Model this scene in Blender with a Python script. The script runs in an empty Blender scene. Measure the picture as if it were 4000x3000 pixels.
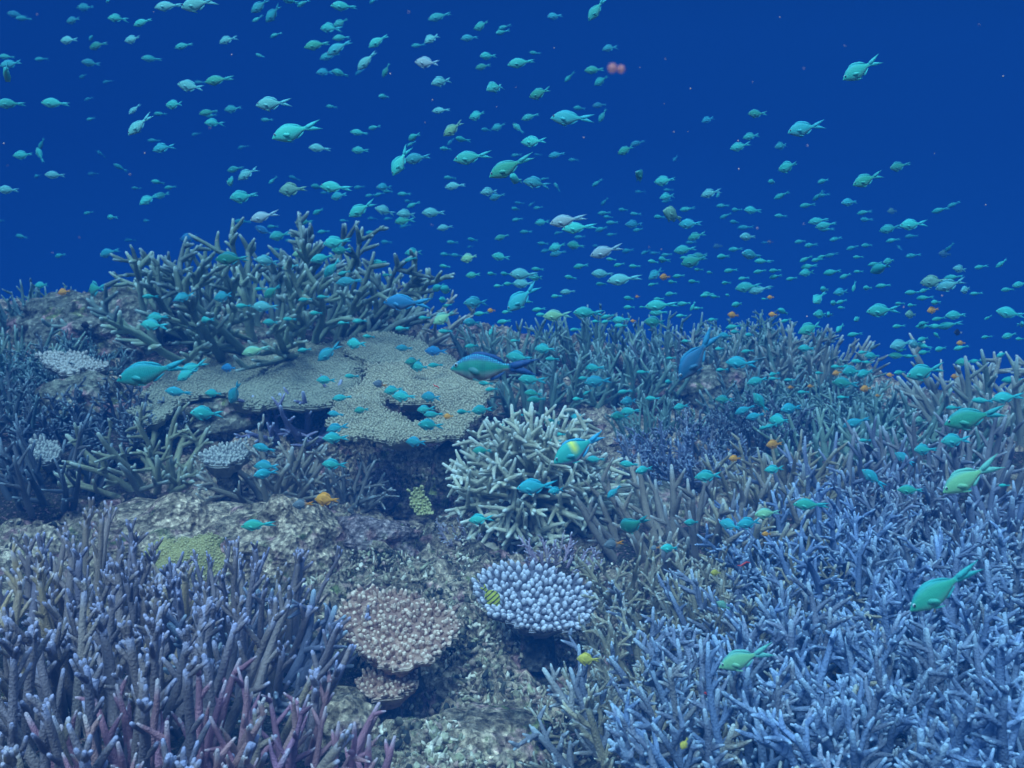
import bpy, math, random
import numpy as np
from mathutils import Vector, noise
R = math.radians
scene = bpy.context.scene
COL = scene.collection
random.seed(7)

# ------------------------------------------------------------ camera
PITCH = 12.0
FPX = 3464.0                      # focal length in pixels of the 4000 px wide photograph
CAM = Vector((0.0, 0.0, 1.0))
cam = bpy.data.cameras.new('camera')
cam.sensor_width = 36.0
cam.lens = 36.0 * FPX / 4000.0
cam.clip_start = 0.02
cam.clip_end = 400.0
cam.dof.use_dof = True
cam.dof.focus_distance = 1.5
cam.dof.aperture_fstop = 10.0
cam_o = bpy.data.objects.new('camera', cam)
COL.objects.link(cam_o)
cam_o.location = CAM
cam_o.rotation_euler = (R(90 - PITCH), 0, 0)
scene.camera = cam_o
CF = Vector((0, math.cos(R(PITCH)), -math.sin(R(PITCH))))
CU = Vector((0, math.sin(R(PITCH)), math.cos(R(PITCH))))
CR = Vector((1, 0, 0))

# ------------------------------------------------------------ world: light of the open water column
w = bpy.data.worlds.new('World')
scene.world = w
w.use_nodes = True
nt = w.node_tree
nt.nodes.clear()
out = nt.nodes.new('ShaderNodeOutputWorld')
bg = nt.nodes.new('ShaderNodeBackground')
tc = nt.nodes.new('ShaderNodeTexCoord')
sep = nt.nodes.new('ShaderNodeSeparateXYZ')
nt.links.new(tc.outputs['Generated'], sep.inputs[0])
m1 = nt.nodes.new('ShaderNodeMath'); m1.operation = 'MULTIPLY_ADD'
nt.links.new(sep.outputs['Z'], m1.inputs[0]); m1.inputs[1].default_value = 0.5; m1.inputs[2].default_value = 0.5
cr = nt.nodes.new('ShaderNodeValToRGB')
nt.links.new(m1.outputs[0], cr.inputs[0])
WORLD_STOPS = [(0.0, (0.004, 0.02, 0.07)), (0.30, (0.005, 0.07, 0.26)), (0.42, (0.012, 0.17, 0.52)), (0.485, (0.008, 0.12, 0.42)),
               (0.53, (0.0025, 0.046, 0.29)), (0.60, (0.0015, 0.036, 0.25)), (0.70, (0.03, 0.14, 0.42)), (0.84, (0.80, 1.65, 1.95)), (1.0, (2.1, 3.4, 3.6))]
el = cr.color_ramp.elements
while len(el) < len(WORLD_STOPS): el.new(0.5)
for e, (p, c) in zip(el, WORLD_STOPS):
    e.position = p; e.color = (*c, 1)
# the water is a little darker towards the open side on the right
m2 = nt.nodes.new('ShaderNodeMapRange')
nt.links.new(sep.outputs['X'], m2.inputs[0])
m2.inputs[1].default_value = -0.5; m2.inputs[2].default_value = 0.5
m2.inputs[3].default_value = 1.2; m2.inputs[4].default_value = 0.75
nt.links.new(cr.outputs[0], bg.inputs['Color'])
nt.links.new(m2.outputs[0], bg.inputs['Strength'])
nt.links.new(bg.outputs[0], out.inputs[0])

# ------------------------------------------------------------ sun, softened by the water surface
sd = bpy.data.lights.new('sun', 'SUN')
sd.energy = 4.6
sd.angle = R(22)
sd.color = (0.71, 1.0, 0.90)
so = bpy.data.objects.new('sun', sd)
COL.objects.link(so)
so.rotation_euler = (R(28), R(-14), 0)

scene.view_settings.view_transform = 'Standard'
scene.view_settings.look = 'None'
scene.view_settings.exposure = 0.0
scene.view_settings.gamma = 1.0
scene.render.engine = 'CYCLES'
cy = scene.cycles
cy.use_denoising = True
cy.max_bounces = 4; cy.diffuse_bounces = 2; cy.glossy_bounces = 2; cy.volume_bounces = 0
cy.transparent_max_bounces = 6
cy.use_adaptive_sampling = True
cy.adaptive_threshold = 0.02

# ------------------------------------------------------------ helpers
def ray(px, py):
    return CF + CR * ((px - 2000.0) / FPX) - CU * ((py - 1500.0) / FPX)
def at(px, py, d):
    return CAM + ray(px, py) * d
def tag(o, label=None, cat=None, group=None, kind=None):
    if label: o['label'] = label
    if cat: o['category'] = cat
    if group: o['group'] = group
    if kind: o['kind'] = kind
    return o
def link(name, me, mat=None, parent=None, loc=None, color=None):
    o = bpy.data.objects.new(name, me)
    COL.objects.link(o)
    if mat is not None and me is not None and not me.materials: me.materials.append(mat)
    if parent is not None: o.parent = parent
    if loc is not None: o.location = loc
    if color is not None: o.color = (*color, 1)
    return o
def mesh(name, V, F, attrs=None, smooth=True):
    me = bpy.data.meshes.new(name)
    me.from_pydata([tuple(v) for v in V], [], F)
    if smooth: me.polygons.foreach_set('use_smooth', [True] * len(me.polygons))
    for k, a in (attrs or {}).items():
        at_ = me.attributes.new(k, 'FLOAT', 'POINT')
        at_.data.foreach_set('value', np.asarray(a, dtype=np.float32))
    me.update()
    return me

# ------------------------------------------------------------ materials
def newmat(name):
    m = bpy.data.materials.new(name); m.use_nodes = True
    n = m.node_tree; b = n.nodes['Principled BSDF']
    return m, n, b
def N(n, t, **kw):
    x = n.nodes.new(t)
    for k, v in kw.items(): setattr(x, k, v)
    return x
def mixc(n, fac, a, b, mode='MIX'):
    x = n.nodes.new('ShaderNodeMix'); x.data_type = 'RGBA'; x.blend_type = mode
    for sock, val in ((0, fac), (6, a), (7, b)):
        if isinstance(val, (int, float)): x.inputs[sock].default_value = val
        elif isinstance(val, tuple): x.inputs[sock].default_value = (*val, 1) if len(val) == 3 else val
        else: n.links.new(val, x.inputs[sock])
    return x.outputs[2]
def ramp(n, src, stops):
    x = n.nodes.new('ShaderNodeValToRGB'); n.links.new(src, x.inputs[0])
    e = x.color_ramp.elements
    while len(e) < len(stops): e.new(0.5)
    for q, (p, c) in zip(e, stops):
        q.position = p; q.color = (*c, 1) if isinstance(c, tuple) else (c, c, c, 1)
    return x.outputs[0]
def tex(n, kind, scale, coord, **inp):
    x = n.nodes.new(kind); x.inputs['Scale'].default_value = scale
    if coord is not None: n.links.new(coord, x.inputs['Vector'])
    for k, v in inp.items(): x.inputs[k].default_value = v
    return x
def bump(n, b, h, strength, dist):
    x = n.nodes.new('ShaderNodeBump'); x.inputs['Strength'].default_value = strength; x.inputs['Distance'].default_value = dist
    n.links.new(h, x.inputs['Height']); n.links.new(x.outputs[0], b.inputs['Normal'])

def coral_mat(name='branching_coral', tipcol=(0.52, 0.74, 0.78), tipmix=0.28):
    """branching coral: the colony's own colour, paler growing tips, pitted surface"""
    m, n, b = newmat(name)
    oi = N(n, 'ShaderNodeObjectInfo'); tcn = N(n, 'ShaderNodeTexCoord')
    ta = N(n, 'ShaderNodeAttribute', attribute_name='tip')
    nz = tex(n, 'ShaderNodeTexNoise', 14, tcn.outputs['Object'], Detail=3.0)
    var = ramp(n, nz.outputs[0], [(0.3, 0.62), (0.7, 1.25)])
    base = mixc(n, 1.0, oi.outputs['Color'], var, 'MULTIPLY')
    tipc = mixc(n, tipmix, oi.outputs['Color'], tipcol)
    tipc = mixc(n, 1.0, tipc, (1.35, 1.35, 1.4), 'MULTIPLY')
    f = ramp(n, ta.outputs['Fac'], [(0.35, 0.0), (0.95, 1.0)])
    c = mixc(n, f, base, tipc)
    n.links.new(c, b.inputs['Base Color'])
    b.inputs['Roughness'].default_value = 0.75
    b.inputs['Specular IOR Level'].default_value = 0.25
    v = tex(n, 'ShaderNodeTexVoronoi', 320, tcn.outputs['Object'])
    bump(n, b, v.outputs['Distance'], 0.7, 0.002)
    return m
def reef_mat(name, stops, scale=5.0, bstr=1.0, fine=60):
    m, n, b = newmat(name)
    tcn = N(n, 'ShaderNodeTexCoord'); c = tcn.outputs['Object']
    n1 = tex(n, 'ShaderNodeTexNoise', scale, c, Detail=8.0, Roughness=0.65)
    col = ramp(n, n1.outputs[0], stops)
    n2 = tex(n, 'ShaderNodeTexVoronoi', fine, c)
    n3 = tex(n, 'ShaderNodeTexNoise', fine * 0.6, c, Detail=6.0, Roughness=0.7)
    spots = ramp(n, n3.outputs[0], [(0.38, 0.3), (0.5, 0.85), (0.62, 1.7)])
    col = mixc(n, 1.0, col, spots, 'MULTIPLY')
    n4 = tex(n, 'ShaderNodeTexNoise', scale * 2.6, c, Detail=5.0)
    pk = ramp(n, n4.outputs[0], [(0.56, 0.0), (0.66, 1.0)])
    col = mixc(n, pk, col, mixc(n, 1.0, (0.46, 0.27, 0.27), spots, 'MULTIPLY'))
    n5 = tex(n, 'ShaderNodeTexNoise', scale * 3.1, c, Detail=5.0)
    n5.inputs['Distortion'].default_value = 0.6
    gk = ramp(n, n5.outputs[0], [(0.60, 0.0), (0.68, 1.0)])
    col = mixc(n, gk, col, mixc(n, 1.0, (0.20, 0.24, 0.10), spots, 'MULTIPLY'))
    n6 = tex(n, 'ShaderNodeTexVoronoi', fine * 2.2, c); s6 = N(n, 'ShaderNodeSeparateColor'); n.links.new(n6.outputs['Color'], s6.inputs[0])
    col = mixc(n, 1.0, col, ramp(n, s6.outputs[0], [(0.0, 0.6), (0.55, 0.95), (0.85, 1.15), (1.0, 1.6)]), 'MULTIPLY')
    n.links.new(col, b.inputs['Base Color'])
    b.inputs['Roughness'].default_value = 0.9
    b.inputs['Specular IOR Level'].default_value = 0.15
    ad = N(n, 'ShaderNodeMath', operation='ADD')
    n.links.new(n3.outputs[0], ad.inputs[0]); n.links.new(n2.outputs['Distance'], ad.inputs[1])
    bump(n, b, ad.outputs[0], bstr, 0.02)
    return m
def plate_mat(name, base, tip, dark=0.7, mott=None):
    m, n, b = newmat(name)
    tcn = N(n, 'ShaderNodeTexCoord'); c = tcn.outputs['Object']
    ta = N(n, 'ShaderNodeAttribute', attribute_name='tip')
    nz = tex(n, 'ShaderNodeTexNoise', 6, c, Detail=6.0, Roughness=0.6)
    var = ramp(n, nz.outputs[0], [(0.3, dark), (0.7, 1.2)])
    cc = mixc(n, 1.0, base, var, 'MULTIPLY')
    if mott:
        n2 = tex(n, 'ShaderNodeTexNoise', 55, c, Detail=4.0, Roughness=0.7)
        cc = mixc(n, ramp(n, n2.outputs[0], [(0.42, 0.0), (0.6, 1.0)]), cc, mott)
    cc = mixc(n, ramp(n, ta.outputs['Fac'], [(0.3, 0.0), (1.0, 1.0)]), cc, tip)
    n.links.new(cc, b.inputs['Base Color'])
    b.inputs['Roughness'].default_value = 0.8; b.inputs['Specular IOR Level'].default_value = 0.2
    v = tex(n, 'ShaderNodeTexVoronoi', 220, c)
    bump(n, b, v.outputs['Distance'], 0.6, 0.003)
    return m
def plain(name, c, rough=0.6):
    m, n, b = newmat(name)
    tcn = N(n, 'ShaderNodeTexCoord')
    nz = tex(n, 'ShaderNodeTexNoise', 60, tcn.outputs['Object'], Detail=3.0)
    cc = mixc(n, 1.0, c, ramp(n, nz.outputs[0], [(0.3, 0.8), (0.7, 1.15)]), 'MULTIPLY')
    n.links.new(cc, b.inputs['Base Color']); b.inputs['Roughness'].default_value = rough
    return m
M_CORAL = coral_mat()
M_CORAL_BLUE = coral_mat('blue_tipped_coral', (0.42, 0.50, 0.85), 0.34)
M_GROUND = reef_mat('reef_rock', [(0.32, (0.09, 0.10, 0.08)), (0.44, (0.29, 0.24, 0.18)), (0.54, (0.54, 0.43, 0.31)), (0.68, (0.72, 0.60, 0.45))], 7.0, 1.0, 75)
M_MOUND = reef_mat('tan_reef_rock', [(0.3, (0.30, 0.26, 0.19)), (0.5, (0.60, 0.47, 0.34)), (0.7, (0.74, 0.60, 0.45))], 6.0, 1.0, 80)

# ------------------------------------------------------------ the reef: height surface through known ground points
GP = [(1400,2950,1.12),(2000,2950,1.17),(1700,2750,1.32),(2150,2500,1.55),(1950,2200,1.85),(1550,2150,1.88),(1700,1900,2.4),
      (1550,1480,3.15),(600,3050,1.15),(100,3050,1.1),(200,2650,1.42),(250,2330,1.78),(700,2150,2.0),(1120,2060,2.05),
      (500,1830,2.4),(80,1720,2.6),(300,1480,2.9),(150,1330,3.3),(900,1330,3.35),(1250,1400,3.15),(1600,1330,3.5),
      (2300,2250,1.82),(2600,2050,2.1),(2800,1760,2.5),(2300,1600,2.9),(2200,1430,3.35),(2600,1420,3.45),(3100,1430,3.3),
      (3300,1750,2.6),(3700,1800,2.35),(3960,1720,2.4),(3900,2150,1.8),(3300,2250,1.75),(3850,2750,1.25),(3050,2750,1.35),
      (2600,3000,1.17),(3950,3100,1.05),(3300,3100,1.08),(1350,1700,2.65),(900,1950,2.2),(-600,2600,1.5),(-500,1700,2.7),
      (4600,2600,1.35),(4600,1800,2.3),(-500,1330,3.4),(2000,3400,0.9),(500,3500,0.85),(3500,3500,0.85),(3450,1640,2.95),(4500,1600,2.7)]
P3 = np.array([at(*g)[:] for g in GP])
P3[:, 2] -= 0.02
def _phi(r): return np.where(r > 1e-9, r * r * np.log(r + 1e-12), 0.0)
_X = P3[:, :2]; _n = len(_X)
_K = _phi(np.linalg.norm(_X[:, None] - _X[None], axis=2)) + np.eye(_n) * 0.02
_P = np.hstack([np.ones((_n, 1)), _X])
_A = np.vstack([np.hstack([_K, _P]), np.hstack([_P.T, np.zeros((3, 3))])])
_W = np.linalg.solve(_A, np.concatenate([P3[:, 2], np.zeros(3)]))
DENTS = []
for (px_, py_, d_, rr_, dd_) in [(1580, 2740, 1.42, 0.085, 0.10), (2160, 2520, 1.58, 0.08, 0.08), (1680, 1850, 2.42, 0.20, 0.14), (1950, 2030, 2.0, 0.07, 0.05)]:
    q_ = at(px_, py_, d_); DENTS.append((q_.x, q_.y, rr_, dd_))
def crest_y(x):
    return np.interp(x, [-4, -1.6, 0, 1.1, 1.6, 2.2, 3.5], [3.9, 3.9, 3.75, 3.55, 2.95, 2.85, 2.9])
def H0(x, y):
    x = np.atleast_1d(np.asarray(x, float)); y = np.atleast_1d(np.asarray(y, float))
    xc = np.clip(x, -2.3, 2.3); yc = np.clip(y, 0.55, 4.0)
    r = np.sqrt((xc[:, None] - _X[None, :, 0]) ** 2 + (yc[:, None] - _X[None, :, 1]) ** 2)
    z = _phi(r) @ _W[:_n] + _W[_n] + _W[_n + 1] * xc + _W[_n + 2] * yc
    d = np.maximum(0, y - crest_y(x))
    for (dx_, dy_, rr_, dd_) in DENTS:
        z = z - dd_ * np.exp(-((x - dx_) ** 2 + (y - dy_) ** 2) / rr_ ** 2)
    z = z - np.minimum(1.1 * d ** 1.4, 7 + 0.1 * d)
    return z
def h(x, y): return float(H0(x, y)[0])
_cache = {}
def ground(px, py):
    """where the sight line through a pixel meets the reef"""
    r = ray(px, py); ds = np.linspace(0.5, 5.0, 226)
    xs = CAM.x + r.x * ds; ys = CAM.y + r.y * ds; zs = CAM.z + r.z * ds
    g = H0(xs, ys) > zs
    k = int(np.argmax(g)) if g.any() else 150
    p = CAM + r * float(ds[k]); p.z = h(p.x, p.y)
    return p, float(ds[k])
def depth_limit(px, py):
    return ground(px, py)[1] if H0(*[np.array([v]) for v in (0, 0)]) is not None else 5.0

def axis(lo, hi, step, outs):
    a = list(np.arange(lo, hi, step))
    l = [lo - o for o in reversed(outs)]; r = [hi + o for o in outs]
    return np.array(l + a + r)
OUTS = [0.05, 0.15, 0.3, 0.6, 1.1, 2, 4, 8]
ax = axis(-2.2, 2.2, 0.016, OUTS)
ay = np.concatenate([np.linspace(-4, 0.3, 8), np.arange(0.45, 2.4, 0.013), np.arange(2.4, 4.2, 0.022), 4.2 + np.array(OUTS)])
GX, GY = np.meshgrid(ax, ay)
GZ = H0(GX.ravel(), GY.ravel()).reshape(GX.shape)
nx, ny = len(ax), len(ay)
V = []
for j in range(ny):
    for i in range(nx):
        x, y, z = GX[j, i], GY[j, i], GZ[j, i]
        if abs(x) < 2.6 and 0.3 < y < 5:
            p = Vector((x, y, z))
            a = noise.fractal(p * 4.5, 1.0, 2.0, 4)
            b_ = abs(noise.noise(p * 17)) ; c_ = noise.noise(p * 45); e_ = noise.cell(p * 30)
            f_ = noise.turbulence(p * 9, 4, True)
            z += 0.035 * a + 0.055 * (0.3 - b_) + 0.03 * (f_ - 0.5) + 0.014 * c_ + 0.006 * e_
        V.append((x, y, z))
F = [(j * nx + i, j * nx + i + 1, (j + 1) * nx + i + 1, (j + 1) * nx + i) for j in range(ny - 1) for i in range(nx - 1)]
g = link('reef_ground', mesh('reef_ground', V, F), M_GROUND)
tag(g, kind='structure')
# ------------------------------------------------------------ branching corals
class TB:
    """collects tapered tubes into one mesh"""
    def __init__(s, sides=6): s.V = []; s.F = []; s.T = []; s.n = sides
    def tube(s, pts, rad, tips, jit=0.0):
        n = s.n; base = len(s.V); up = Vector((0.31, 0.17, 0.93)).normalized()
        for k, p in enumerate(pts):
            t = (pts[min(k + 1, len(pts) - 1)] - pts[max(k - 1, 0)])
            if t.length < 1e-9: t = Vector((0, 0, 1))
            t.normalize(); a = t.cross(up)
            if a.length < 0.05: a = t.cross(Vector((1, 0, 0)))
            a.normalize(); b = t.cross(a)
            for i in range(n):
                th = 2 * math.pi * i / n
                r = rad[k] * (1 + random.uniform(-jit, jit))
                s.V.append(p + a * (math.cos(th) * r) + b * (math.sin(th) * r)); s.T.append(tips[k])
        for k in range(len(pts) - 1):
            for i in range(n):
                j = (i + 1) % n
                s.F.append((base + k * n + i, base + k * n + j, base + (k + 1) * n + j, base + (k + 1) * n + i))
        d = (pts[-1] - pts[-2]).normalized()
        s.V.append(pts[-1] + d * rad[-1] * 0.8); s.T.append(1.0)
        e = len(s.V) - 1; q = base + (len(pts) - 1) * n
        for i in range(n): s.F.append((q + i, q + (i + 1) % n, e))
    def mesh(s, name): return mesh(name, s.V, s.F, {'tip': s.T})
def rv():
    while True:
        v = Vector((random.uniform(-1, 1), random.uniform(-1, 1), random.uniform(-1, 1)))
        if 0.05 < v.length < 1: return v.normalized()
def grow(tb, p, d, L, r, P, lev=0):
    seg = max(3, min(9, int(L / P['step'])))
    pts = [p.copy()]; s = L / seg; d = d.normalized(); dirs = [d]
    for i in range(seg):
        d = (d + rv() * P['wob'] + Vector((0, 0, P['up']))).normalized()
        p = p + d * s; pts.append(p.copy()); dirs.append(d)
    rad = [r * (1 - P['taper'] * (i / seg) ** 1.3) for i in range(seg + 1)]
    rad[-1] *= 0.8
    tl = P['tipl']
    tips = [max(0.0, 1 - (L * (1 - i / seg)) / tl) for i in range(seg + 1)]
    tb.tube(pts, rad, tips, P.get('jit', 0.06))
    if lev >= P['levels']: return
    t = P['first'][lev]
    ang0 = random.uniform(0, 6.28)
    while t < 0.97:
        k = t * seg; i0 = min(int(k), seg - 1); q = pts[i0].lerp(pts[i0 + 1], k - i0)
        dd = dirs[i0 + 1]
        a = dd.cross(rv()); a.normalize()
        a.rotate(Vector(dd).to_track_quat('Z', 'Y').to_euler()) if False else None
        an = R(random.uniform(*P['ang']))
        nd = dd * math.cos(an) + a * math.sin(an)
        if nd.z < P['minz']: nd.z = abs(nd.z) * 0.5
        cl = P['side'][lev] * random.uniform(0.55, 1.3) * (1.15 - 0.5 * t)
        grow(tb, q, nd, cl, max(P['rmin'], rad[i0] * P['rside']), P, lev + 1)
        t += P['gap'][lev] / L * random.uniform(0.6, 1.4)
    if P.get('crown') and lev == 0:
        for k in range(random.randint(2, P['crown'])):
            a = dd = dirs[-1]; a = dd.cross(rv()).normalized()
            nd = dd + a * random.uniform(0.4, 0.9)
            grow(tb, pts[-1] - dd * r * random.uniform(0, 3.0), nd, P['side'][1] * random.uniform(0.7, 1.3), P['rmin'] * 1.1, P, 9)
KIND = {
 # dense blue thicket with short pointed side shoots
 'thicket': dict(n=50, R=0.20, L=(0.12, 0.20), r=0.0075, step=0.03, wob=0.16, up=0.05, taper=0.55, tipl=0.012, levels=2, first=[0.18, 0.3], ang=(35, 65), side=[0.05, 0.024], gap=[0.019, 0.02], rmin=0.0038, rside=0.74, minz=-0.1, lean=0.9, cols=1),
 # tall thick purple branches ending in small crowns of fingers
 'tall': dict(n=38, R=0.20, L=(0.14, 0.25), r=0.0082, step=0.032, wob=0.12, up=0.09, taper=0.36, tipl=0.010, levels=1, first=[0.45], ang=(28, 50), side=[0.055, 0.022], gap=[0.042, 0.02], rmin=0.0038, rside=0.68, minz=0.1, lean=0.75, crown=5),
 # cushion of radiating pale fingers
 'dome': dict(n=170, R=0.055, L=(0.10, 0.145), r=0.0058, step=0.025, wob=0.14, up=0.0, taper=0.42, tipl=0.014, levels=1, first=[0.5], ang=(45, 85), side=[0.046, 0.02], gap=[0.018, 0.02], rmin=0.0040, rside=0.85, minz=-0.9, lean=2.6),
 # pointed, fairly straight crest coral
 'pointed': dict(n=34, R=0.18, L=(0.14, 0.25), r=0.0105, step=0.04, wob=0.12, up=0.06, taper=0.62, tipl=0.016, levels=1, first=[0.25], ang=(35, 60), side=[0.065, 0.03], gap=[0.05, 0.02], rmin=0.0062, rside=0.75, minz=0.0, lean=0.85),
 # few long loose branches
 'open': dict(n=15, R=0.08, L=(0.15, 0.27), r=0.0105, step=0.04, wob=0.20, up=0.02, taper=0.45, tipl=0.014, levels=2, first=[0.25, 0.3], ang=(35, 70), side=[0.09, 0.04], gap=[0.055, 0.04], rmin=0.0055, rside=0.75, minz=-0.2, lean=1.6),
 # huge staghorn on the crest
 'giant': dict(n=60, R=0.32, L=(0.24, 0.42), r=0.0115, step=0.05, wob=0.20, up=0.05, taper=0.42, tipl=0.02, levels=2, first=[0.25, 0.35], ang=(35, 65), side=[0.16, 0.05], gap=[0.075, 0.045], rmin=0.0075, rside=0.70, minz=-0.2, lean=1.15, crown=4),
 # fine small bushy coral
 'fine': dict(n=26, R=0.09, L=(0.05, 0.09), r=0.0048, step=0.02, wob=0.15, up=0.05, taper=0.4, tipl=0.01, levels=1, first=[0.2], ang=(30, 60), side=[0.022, 0.012], gap=[0.012, 0.01], rmin=0.0026, rside=0.8, minz=-0.1, lean=0.9),
}
def branches(kind, seed, **over):
    P = dict(KIND[kind]); P.update(over); st = random.getstate(); random.seed(seed)
    outl = []
    for i in range(P['n']):
        rr = P['R'] * math.sqrt((i + 0.5) / P['n']); th = i * 2.39996 + random.uniform(-0.3, 0.3)
        b = Vector((rr * math.cos(th), rr * math.sin(th), -0.02 * random.random()))
        o = Vector((math.cos(th), math.sin(th), 0))
        k = rr / P['R']
        d = (Vector((0, 0, 1)) + o * P['lean'] * k * random.uniform(0.6, 1.25) + rv() * 0.22).normalized()
        L = random.uniform(*P['L']) * (1.08 - 0.25 * k)
        if kind == 'dome':
            zz = 1 - 1.25 * (i + .5) / P['n']; q = math.sqrt(max(0, 1 - zz * zz))
            d = (Vector((q * math.cos(th), q * math.sin(th), zz)) + rv() * 0.15).normalized(); b = Vector((0, 0, 0)) + d * 0.02; L = random.uniform(*P['L'])
        tb = TB(P.get('sides', 6))
        grow(tb, b, d, L, P['r'] * random.uniform(0.85, 1.15), P)
        outl.append(tb)
    random.setstate(st)
    return outl
def lump_mesh(name, r, sx=1, sy=1, sz=0.6, sub=3, rough=0.3, seed=0, freq=1.6):
    import bmesh
    bm = bmesh.new(); bmesh.ops.create_icosphere(bm, subdivisions=sub, radius=1)
    for v in bm.verts:
        q = v.co * freq + Vector((seed * 7.3, seed * 3.1, 0))
        k = 1 + rough * noise.fractal(q, 1.0, 2.0, 4) + rough * 0.4 * abs(noise.noise(q * 4))
        v.co = Vector((v.co.x * sx, v.co.y * sy, v.co.z * sz)) * (r * k)
    me = bpy.data.meshes.new(name); bm.to_mesh(me); bm.free()
    me.polygons.foreach_set('use_smooth', [True] * len(me.polygons))
    return me
PROTO = {}
def proto(kind, var):
    key = (kind, var)
    if key not in PROTO:
        tbs = branches(kind, hash_(kind) + var * 131)
        PROTO[key] = [tb.mesh('branch') for tb in tbs]
    return PROTO[key]
def hash_(s): return sum(ord(c) * (i + 3) for i, c in enumerate(s))
BASE_ME = [lump_mesh('coral_base', 1.0, 1, 1, 0.35, 3, 0.35, k) for k in range(3)]
M_BASE = reef_mat('dead_coral_base', [(0.3, (0.03, 0.035, 0.04)), (0.55, (0.10, 0.10, 0.09)), (0.7, (0.17, 0.16, 0.13))], 7.0, 0.8, 70)
def jitcol(c, cs, amt):
    c2 = random.choice(cs); t = random.random() ** 1.3
    c = [c[i] * (1 - t) + c2[i] * t for i in range(3)]
    v = random.uniform(1 - amt, 1 + amt)
    return [min(0.95, x * v) for x in c]
def colony(kind, var, px, py, s, cols, label, group=None, rot=None, tilt=(0, 0), name='staghorn_coral', d=None, one=False, dz=0.0, amt=0.18, base=True, keep=1.0):
    if d is None: p, dd = ground(px, py)
    else: p = at(px, py, d)
    root = bpy.data.objects.new(name, None); COL.objects.link(root)
    root.empty_display_size = 0.05
    root.location = (p.x, p.y, p.z + dz)
    root.rotation_euler = (R(tilt[0]), R(tilt[1]), random.uniform(0, 6.28) if rot is None else rot)
    root.scale = (s, s, s * random.uniform(0.94, 1.08))
    tag(root, label, 'coral', group)
    for me in proto(kind, var):
        if random.random() > keep: continue
        o = link('branch', me, M_CORAL_BLUE if kind == 'tall' else M_CORAL, root, color=jitcol(cols[0], cols, amt))
    if base:
        bo = link('base', random.choice(BASE_ME), M_BASE, root)
        k = KIND[kind]['R'] * 1.05
        bo.scale = (k, k, k * 0.6 if kind != 'dome' else k * 1.2)
        bo.location = (0, 0, -0.015)
    return root

BLUE = [(0.16, 0.24, 0.42), (0.22, 0.29, 0.42), (0.16, 0.20, 0.30)]
BLUEGREY = [(0.19, 0.23, 0.34), (0.26, 0.26, 0.27), (0.14, 0.19, 0.32)]
TANBLUE = [(0.31, 0.29, 0.22), (0.38, 0.34, 0.23), (0.21, 0.25, 0.36)]
TAN = [(0.33, 0.30, 0.20), (0.26, 0.24, 0.18), (0.38, 0.35, 0.26)]
PURPLE = [(0.22, 0.185, 0.22), (0.26, 0.205, 0.20), (0.36, 0.285, 0.20), (0.18, 0.185, 0.30)]
PURPTAN = [(0.28, 0.22, 0.215), (0.55, 0.40, 0.22), (0.22, 0.20, 0.28)]
MAGENTA = [(0.36, 0.18, 0.25), (0.28, 0.15, 0.25), (0.40, 0.24, 0.24)]
PALE = [(0.46, 0.48, 0.36), (0.40, 0.42, 0.32), (0.52, 0.54, 0.44)]
CREST = [(0.17, 0.31, 0.26), (0.25, 0.38, 0.29), (0.13, 0.24, 0.24)]
DARK = [(0.09, 0.12, 0.16), (0.12, 0.15, 0.17), (0.08, 0.10, 0.14)]
GREENTAN = [(0.28, 0.31, 0.20), (0.34, 0.36, 0.24), (0.22, 0.25, 0.20)]
LAV = [(0.24, 0.24, 0.40), (0.28, 0.27, 0.42), (0.20, 0.20, 0.36)]

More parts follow.
